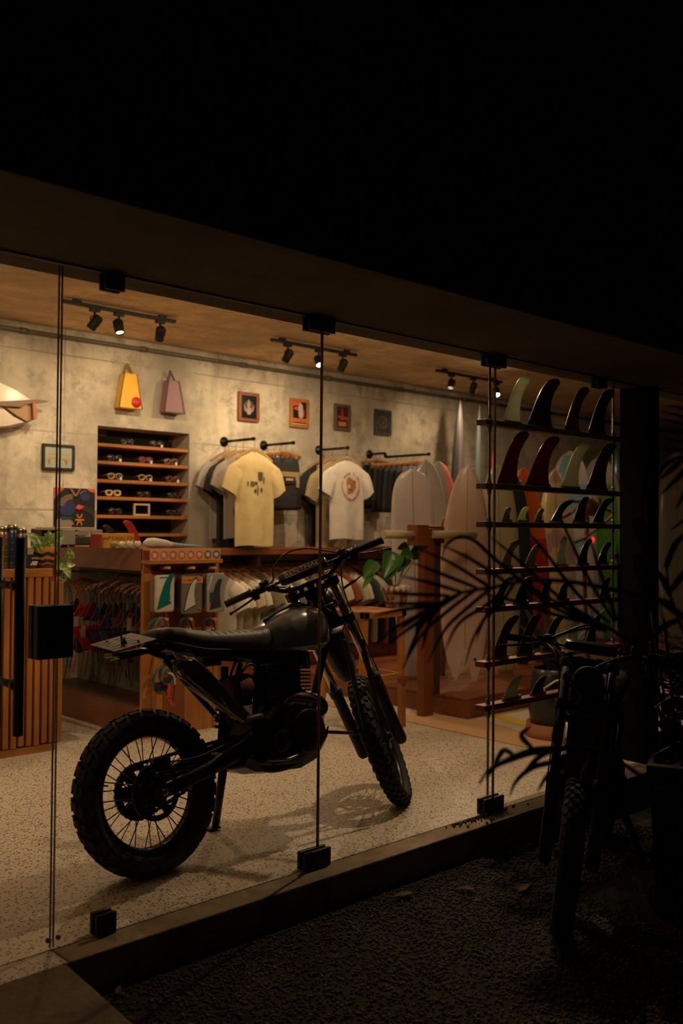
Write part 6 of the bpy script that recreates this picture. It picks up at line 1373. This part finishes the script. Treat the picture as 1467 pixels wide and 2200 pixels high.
# potted plant inside at the right, low stool
g0 = V((onY(1195, 1590, 3.75).x, 3.75, 0)); g0.z = 0
zt_ = onY(1200, 1588, 3.75).z
t = thing('low_planter', 'dark round planter on a terracotta saucer stand inside the glass by the pillar', 'planter', g0)
m = MB(); m.lathe([(.0, 0), (.13, 0), (.15, .02), (.20, max(.1, zt_ - .03)), (.22, zt_), (.19, zt_), (.0, zt_ - .02)], g0, n=28); m.build('saucer_stand', mat((.28, .11, .04), .7), t)
hb_ = onY(1165, 1440, 3.75).z
m = MB(); m.lathe([(.0, zt_), (.10, zt_), (.17, zt_ + .08), (.19, (zt_ + hb_) / 2), (.17, hb_ - .03), (.15, hb_)], g0, n=28, caps=False); m.lathe([(.0, hb_ - .03), (.16, hb_ - .03)], g0, n=24, caps=False); m.build('pot', mat((.006, .009, .007), .35, coat=.3), t)
m = MB(); m.tube([g0 + V((-.185, -.02, hb_ - .12)), g0 + V((-.16, -.10, hb_ - .06)), g0 + V((-.11, -.16, hb_ - .04))], .007, 6); m.build('painted_stroke', WHITE, t)
for k in range(9):
    a = 2 * PI * k / 9; m = MB(); bs = g0 + V((.05 * math.cos(a), .05 * math.sin(a), hb_ - .03)); leaf(m, bs, bs + V((.18 * math.cos(a), .18 * math.sin(a), .30 + .1 * (k % 3))), .09, (math.cos(a) * -.6, math.sin(a) * -.6, .6), .25); m.build('leaf', mat((.01, .03, .01), .4, var=.3), t)
# red lamp and brown framework glimpsed through the fins: a parked child's bicycle-like frame on the wall side
q0 = onY(1272, 1090, 5.0); t = thing('round_stool', 'brown frame with a round dark red disc and bent arms, behind the upper fins', 'stand', (q0.x, 5.0, 0))
BR = mat((.16, .05, .025), .45, coat=.3)
m = MB(); m.lathe([(.0, -.02), (.075, -.015), (.085, 0), (.075, .015), (.0, .02)], q0, (-.69, -.72, .05), 26); m.build('disc', mat((.10, .025, .018), .4), t)
m = MB()
for a, b_ in (((1209, 1112), (1240, 1093)), ((1225, 1076), (1250, 1078)), ((1300, 1092), (1318, 1102)), ((1287, 1060), (1289, 1090))): m.tube([onY(*a, 5.0), onY(*b_, 5.0)], .017, 10)
m.build('arm', BR, t)
m = MB(); m.tube(spline([onY(1240, 1093, 5.0), onY(1262, 1115, 5.0), onY(1255, 1200, 5.0), onY(1262, 1400, 5.0), V((q0.x, 5.0, .17))], 6), .020, 10); m.tube(spline([onY(1318, 1102, 5.0), onY(1300, 1120, 5.0), onY(1262, 1150, 5.0), onY(1235, 1165, 5.0)], 6), .018, 10); m.build('stem', BR, t)
m = MB(); m.bx(q0.x - .3, q0.x + .3, 4.75, 5.25, PZ, PZ + .03); m.build('foot_plate', WOODD['x'], t, bevel=.004)
m = MB(); m.ball(onY(1273, 1160, 4.96), (.022, .02, .028), 12); m.build('red_light', mat((1.0, .03, .02), .3, 0, 0, emit=1.2), t)
m = MB(); m.lathe([(.0, 0), (.03, 0), (.034, .05), (.028, .07), (.0, .07)], onY(1312, 1194, 4.9), (0, -1, 0), 16); m.build('blue_ball', mat((.03, .06, .14), .2, coat=.6), t)
# ================================================================ outside: palm fronds, gravel, leaves
PALM = mat((.010, .010, .006), .55, var=.3)
palm = thing('palm', 'dark palm whose fronds cross in front of the glass at the right', 'palm', (2.55, .55, GZ))
A = lambda px, py, d: atD(px, py, d)
def frond(rachis, leaflets, d=2.0, w_=7.0, name='frond'):
    """rachis and leaflets follow real curves standing about d metres out; each leaflet is a folded blade of its own"""
    m = MB(); P = spline([A(*q, d) for q in rachis], 6); m.tube(P, [.006 * (1 - .6 * i / len(P)) for i in range(len(P))], 6); fr_ = m.build(name, PALM, palm)
    for lf in leaflets:
        dd = d + rnd.uniform(-.06, .06); P = spline([A(q[0], q[1], dd + .03 * k) for k, q in enumerate(lf)], 5); m = MB(); n = len(P); rows_ = []
        for k, c in enumerate(P):
            tg = (P[min(k + 1, n - 1)] - P[max(k - 1, 0)]).normalized(); vw = (c - CAM).normalized(); s_ = tg.cross(vw).normalized()
            ww = w_ * d / F * .5 * max(.12, math.sin(PI * min(.98, .22 + .76 * k / (n - 1))) ** .7)
            rows_.append([c - s_ * ww, c + vw * ww * .5, c + s_ * ww, c + vw * ww * .3])
        m.loft(rows_, 0, True); m.build('leaflet', PALM, fr_)
    return fr_
frond([(1420, 1290), (1240, 1252), (1130, 1248), (1057, 1262), (991, 1274), (930, 1302), (880, 1332)], [
 [(1057, 1262), (1041, 1254), (966, 1208), (892, 1176)], [(1026, 1264), (951, 1234), (881, 1207)], [(991, 1272), (931, 1254), (855, 1236)], [(966, 1280), (896, 1277), (828, 1274)], [(946, 1295), (885, 1297), (822, 1296)],
 [(925, 1303), (862, 1310), (797, 1325)], [(1090, 1254), (1060, 1232), (1000, 1195), (940, 1168)],
 [(1057, 1262), (1011, 1300), (956, 1352), (918, 1425)], [(1026, 1264), (965, 1310), (905, 1365), (862, 1440)], [(991, 1274), (925, 1318), (865, 1360), (818, 1392)], [(966, 1282), (905, 1318), (850, 1348), (803, 1388)],
 [(930, 1302), (890, 1330), (846, 1362)], [(1090, 1258), (1045, 1300), (985, 1340), (950, 1410)], [(940, 1300), (905, 1345), (880, 1398), (868, 1435)], [(925, 1305), (900, 1340), (890, 1380)], [(955, 1290), (925, 1330), (912, 1372), (905, 1400)]], 1.95, 9)
frond([(1480, 1480), (1380, 1400), (1310, 1350), (1270, 1330)], [
 [(1290, 1345), (1150, 1268), (1062, 1200), (1026, 1167), (1001, 1154), (976, 1157), (956, 1175), (949, 1206)], [(1300, 1345), (1210, 1290), (1110, 1200), (1045, 1146)], [(1310, 1340), (1235, 1270), (1170, 1185), (1128, 1138)],
 [(1320, 1335), (1265, 1245), (1225, 1160), (1203, 1110)], [(1325, 1335), (1290, 1230), (1262, 1140)], [(1290, 1345), (1190, 1320), (1100, 1290), (1030, 1275)],
 [(1285, 1345), (1180, 1300), (1105, 1240), (1060, 1300), (1018, 1368), (998, 1432)], [(1110, 1245), (1072, 1300), (1040, 1330), (1022, 1380)], [(1300, 1350), (1240, 1320), (1190, 1300), (1140, 1330)], [(1305, 1355), (1265, 1350), (1215, 1360), (1165, 1390)],
 [(1330, 1350), (1330, 1250), (1325, 1170)]], 2.05, 9)
frond([(1420, 1700), (1320, 1630), (1240, 1605), (1201, 1606), (1144, 1609), (1086, 1632), (1049, 1655), (1029, 1684)], [
 [(1240, 1610), (1192, 1635), (1144, 1649), (1109, 1678), (1094, 1712)], [(1144, 1609), (1120, 1580), (1141, 1560)], [(1201, 1604), (1190, 1580), (1198, 1548)], [(1103, 1622), (1082, 1612), (1066, 1636), (1056, 1662)],
 [(1144, 1612), (1100, 1630), (1062, 1648), (1044, 1676)], [(1200, 1608), (1160, 1625), (1135, 1650), (1120, 1668)], [(1240, 1608), (1180, 1612), (1130, 1622), (1090, 1640)], [(1260, 1612), (1215, 1640), (1175, 1668), (1155, 1700)]], 2.0, 12)
frond([(1560, 960), (1500, 975), (1450, 985), (1418, 1004)], [
 [(1500, 975), (1462, 1020), (1420, 1062)], [(1520, 968), (1480, 1040), (1452, 1095)], [(1470, 982), (1440, 1010), (1412, 1032)], [(1540, 965), (1500, 1060), (1470, 1110)], [(1450, 985), (1428, 1000), (1405, 1030)], [(1560, 980), (1510, 1080), (1440, 1140)]], 2.3, 12)
frond([(1600, 1000), (1540, 950), (1500, 925)], [
 [(1530, 930), (1467, 896), (1418, 884)], [(1530, 935), (1467, 912), (1416, 900)], [(1530, 940), (1467, 928), (1416, 921)], [(1530, 948), (1467, 948), (1416, 940)], [(1530, 960), (1467, 966), (1416, 964)], [(1530, 920), (1470, 880), (1430, 872)], [(1540, 955), (1470, 985), (1430, 1010)]], 2.4, 6)
frond([(1560, 1500), (1480, 1380), (1440, 1280), (1430, 1200)], [
 [(1440, 1280), (1420, 1240), (1390, 1210)], [(1450, 1300), (1410, 1290), (1370, 1295)], [(1430, 1220), (1450, 1170), (1480, 1140)], [(1460, 1330), (1420, 1350), (1380, 1390)], [(1470, 1360), (1500, 1290), (1530, 1250)], [(1440, 1270), (1470, 1230), (1500, 1190)]], 2.2, 14)
m = MB(); m.tube(spline([(2.55, .55, GZ), (2.53, .58, .1), (2.5, .62, .5)], 5), [.06, .055, .055, .055, .05, .05, .045, .045, .04, .04, .035], 12); m.build('trunk', mat((.02, .015, .01), .9, bmp=.8), palm)
c = V((2.5, .62, .5))
m = MB()
for q in (A(1420, 1290, 1.95), A(1480, 1480, 2.05), A(1420, 1700, 2.0), A(1560, 960, 2.3), A(1600, 1000, 2.4), A(1560, 1500, 2.2)): m.tube(bez([c, c.lerp(q, .5) + V((.15, -.1, .0)), q], 8), .008, 6)
m.build('frond_stalks', PALM, palm)

# dark planter with a dense low shrub behind the parked machine
gx_, gy_ = 3.97, 1.90; _r = math.radians(24); _c24, _s24 = math.cos(_r), math.sin(_r)
t = thing('planter_shrub', 'black planter with a dense dark shrub at the right edge, beside the parked motorcycle', 'planter', (gx_, gy_, GZ))
m = MB(); m.loft([[V((gx_ + a * r * _c24 - b_ * r * .48 * _s24, gy_ + a * r * _s24 + b_ * r * .48 * _c24, GZ + .008 + z)) for a, b_ in ((-1, -1), (1, -1), (1, 1), (-1, 1))] for r, z in ((.38, 0), (.43, .55), (.45, .56), (.45, .60), (.40, .60), (.39, .54))], 0, False); m.build('planter_box', mat((.006, .005, .004), .8), t, bevel=.01)
R3 = random.Random(11)
for k in range(16):
    a = 2 * PI * k / 16; b0_ = V((gx_ + .25 * math.cos(a), gy_ + .10 * math.sin(a), GZ + .55)); m = MB(); m.tube(bez([b0_, b0_ + V((.05 * math.cos(a), .05 * math.sin(a), .2)), b0_ + V((.14 * math.cos(a), .10 * math.sin(a), .42 + .1 * (k % 3)))], 5), .006, 5); m.build('stem', PALM, t)
m = MB()
for k in range(420):
    a = R3.uniform(0, 2 * PI); q = R3.uniform(.1, 1) ** .5; zz = R3.uniform(.5, 1.0); b0_ = V((gx_ + .40 * q * math.cos(a) * _c24 - .16 * q * math.sin(a) * _s24, gy_ + .40 * q * math.cos(a) * _s24 + .16 * q * math.sin(a) * _c24, GZ + zz)); d_ = V((math.cos(a) * R3.uniform(.2, 1), math.sin(a) * R3.uniform(.2, 1), R3.uniform(-.2, .6))).normalized() * R3.uniform(.07, .12)
    leaf(m, b0_, b0_ + d_, R3.uniform(.035, .06), (R3.uniform(-1, 1), R3.uniform(-1, .2), 1), .2, False, 4)
m.build('leaves', PALM, t, kind='stuff')
# gravel: thousands of little stones in one mesh
R = np.random.default_rng(3); N = 27000
gx = R.uniform(1.35, 4.6, N); gy = R.uniform(.9, 2.80, N)
keep = ~((gx < 1.53) & (gy < 2.9)) & ~((abs(gx - 3.97) < .45) & (abs(gy - 1.90) < .36)) ; gx, gy = gx[keep], gy[keep]; N = len(gx)
ico = np.array([(0, 0, 1), (1, 0, 0), (0, 1, 0), (-1, 0, 0), (0, -1, 0), (0, 0, -1)], float); tri = np.array([(0, 1, 2), (0, 2, 3), (0, 3, 4), (0, 4, 1), (5, 2, 1), (5, 3, 2), (5, 4, 3), (5, 1, 4)])
ang = R.uniform(0, 6.28, N); sx, sy, sz_ = R.uniform(.005, .010, N), R.uniform(.004, .009, N), R.uniform(.003, .006, N)
ca, sa_ = np.cos(ang), np.sin(ang)
loc = ico[None] * np.stack([sx, sy, sz_], 1)[:, None] * R.uniform(.8, 1.2, (N, 6, 1))
vx = loc[..., 0] * ca[:, None] - loc[..., 1] * sa_[:, None] + gx[:, None]; vy = loc[..., 0] * sa_[:, None] + loc[..., 1] * ca[:, None] + gy[:, None]; vz = loc[..., 2] + GZ + R.uniform(.0, .006, N)[:, None]
me = bpy.data.meshes.new('gravel'); vs = np.stack([vx - 3, vy - 2, vz - GZ], -1).reshape(-1, 3); fs = (tri[None] + (np.arange(N) * 6)[:, None, None]).reshape(-1, 3)
me.vertices.add(len(vs)); me.vertices.foreach_set('co', vs.ravel()); me.loops.add(len(fs) * 3); me.loops.foreach_set('vertex_index', fs.ravel().astype(np.int32)); me.polygons.add(len(fs)); me.polygons.foreach_set('loop_start', np.arange(0, len(fs) * 3, 3, dtype=np.int32)); me.update(calc_edges=True)
me.polygons.foreach_set('use_smooth', [True] * len(fs))
o = bpy.data.objects.new('gravel', me); COL.objects.link(o); o.location = (3, 2, GZ); o['kind'] = 'stuff'
sm_, nt, b = new_mat('stones'); nn = noise(nt, coords(nt), 38, 2); nt.links.new(mixc(nt, ramp(nt, nn, .3, .7), (.04, .03, .017), (.20, .15, .09)), b.inputs['Base Color']); b.inputs['Roughness'].default_value = .85; me.materials.append(sm_)
tag(o, 'dark gravel of small stones covering the ground outside the glass', 'gravel')
# spill of gravel on the sill
m = MB(); R2 = random.Random(5)
for i in range(170):
    t_ = R2.gauss(.5, .22); c = onZ(955 + 140 * t_, 1765 - 25 * t_ + R2.gauss(0, 9), 0); c.y = min(max(c.y, 2.85), 2.935)
    r = R2.uniform(.004, .009); m.ball((c.x, c.y, r * .6), (r, r * R2.uniform(.6, 1), r * .7), 6)
o = m.build('gravel_spill', sm_, kind='stuff', loc=(3.6, 2.9, 0)); tag(o, 'scatter of small stones spilled on the sill beside the right-hand glass clamp', 'gravel')
DRY = mat((.12, .07, .03), .8, var=.3)
for i, (px, py, a, L_, lab) in enumerate(((1125, 1908, .3, .11, 'curled dry leaf on the gravel near the parked motorcycle wheel'), (1000, 1912, 2.2, .08, 'dark dry leaf on the gravel, left of the curled one'), (255, 2130, .9, .05, 'small pale dry leaf on the gravel beside the ramp edge'), (285, 2192, 1.9, .05, 'tiny straw-coloured leaf at the bottom beside the ramp'), (865, 1925, 2.9, .10, 'thin dry twig-like leaf on the gravel in the middle'))):
    c = onZ(px, py, GZ + .012); m = MB(); d = V((math.cos(a), math.sin(a), .0)); leaf(m, c - d * L_ / 2 + V((0, 0, .004)), c + d * L_ / 2 + V((0, 0, .012)), L_ * .42, (0, 0, 1), .08)
    tag(m.build('dry_leaf', DRY, loc=c), lab, 'dry leaf', 'dry leaves on the gravel')

# ================================================================ unseen tracks added for fill and ceiling wash; first lamp read from bike shadow
track(0, 0, 0, 0, [(.2, (-.25, .05, -1), 2.6, 1), (.45, (.0, 1, .25), 1.0, 1), (.8, (.3, .8, .2), 1.0, 1)], 'black ceiling track above the motorcycle with added ceiling-wash heads, hidden behind the facade beam', 2.915, ((4.18, 3.56, 0), (5.3, 3.56, 0)))  # the two up-turned heads are added to brighten the ceiling
track(0, 0, 0, 0, [(.2, (.1, .8, -.6), 1.1, 1), (.5, (.2, 1, .25), 1.0, 1), (.8, (.3, .8, -.6), 1.1, 1)], 'added black fill track just inside the glass door, unseen behind the facade beam', 2.915, ((.6, 3.7, 0), (1.7, 3.7, 0)))  # unseen fill towards stand and counter; middle head added to wash the ceiling
track(0, 0, 0, 0, [(.2, (.1, .5, -.8), 1, 1), (.8, (-.1, .4, -.8), 1, 1)], 'added black fill track over the slatted counter, unseen left of the frame', 2.915, ((.2, 5.2, 0), (1.4, 5.2, 0)))  # unseen track added as fill from the left
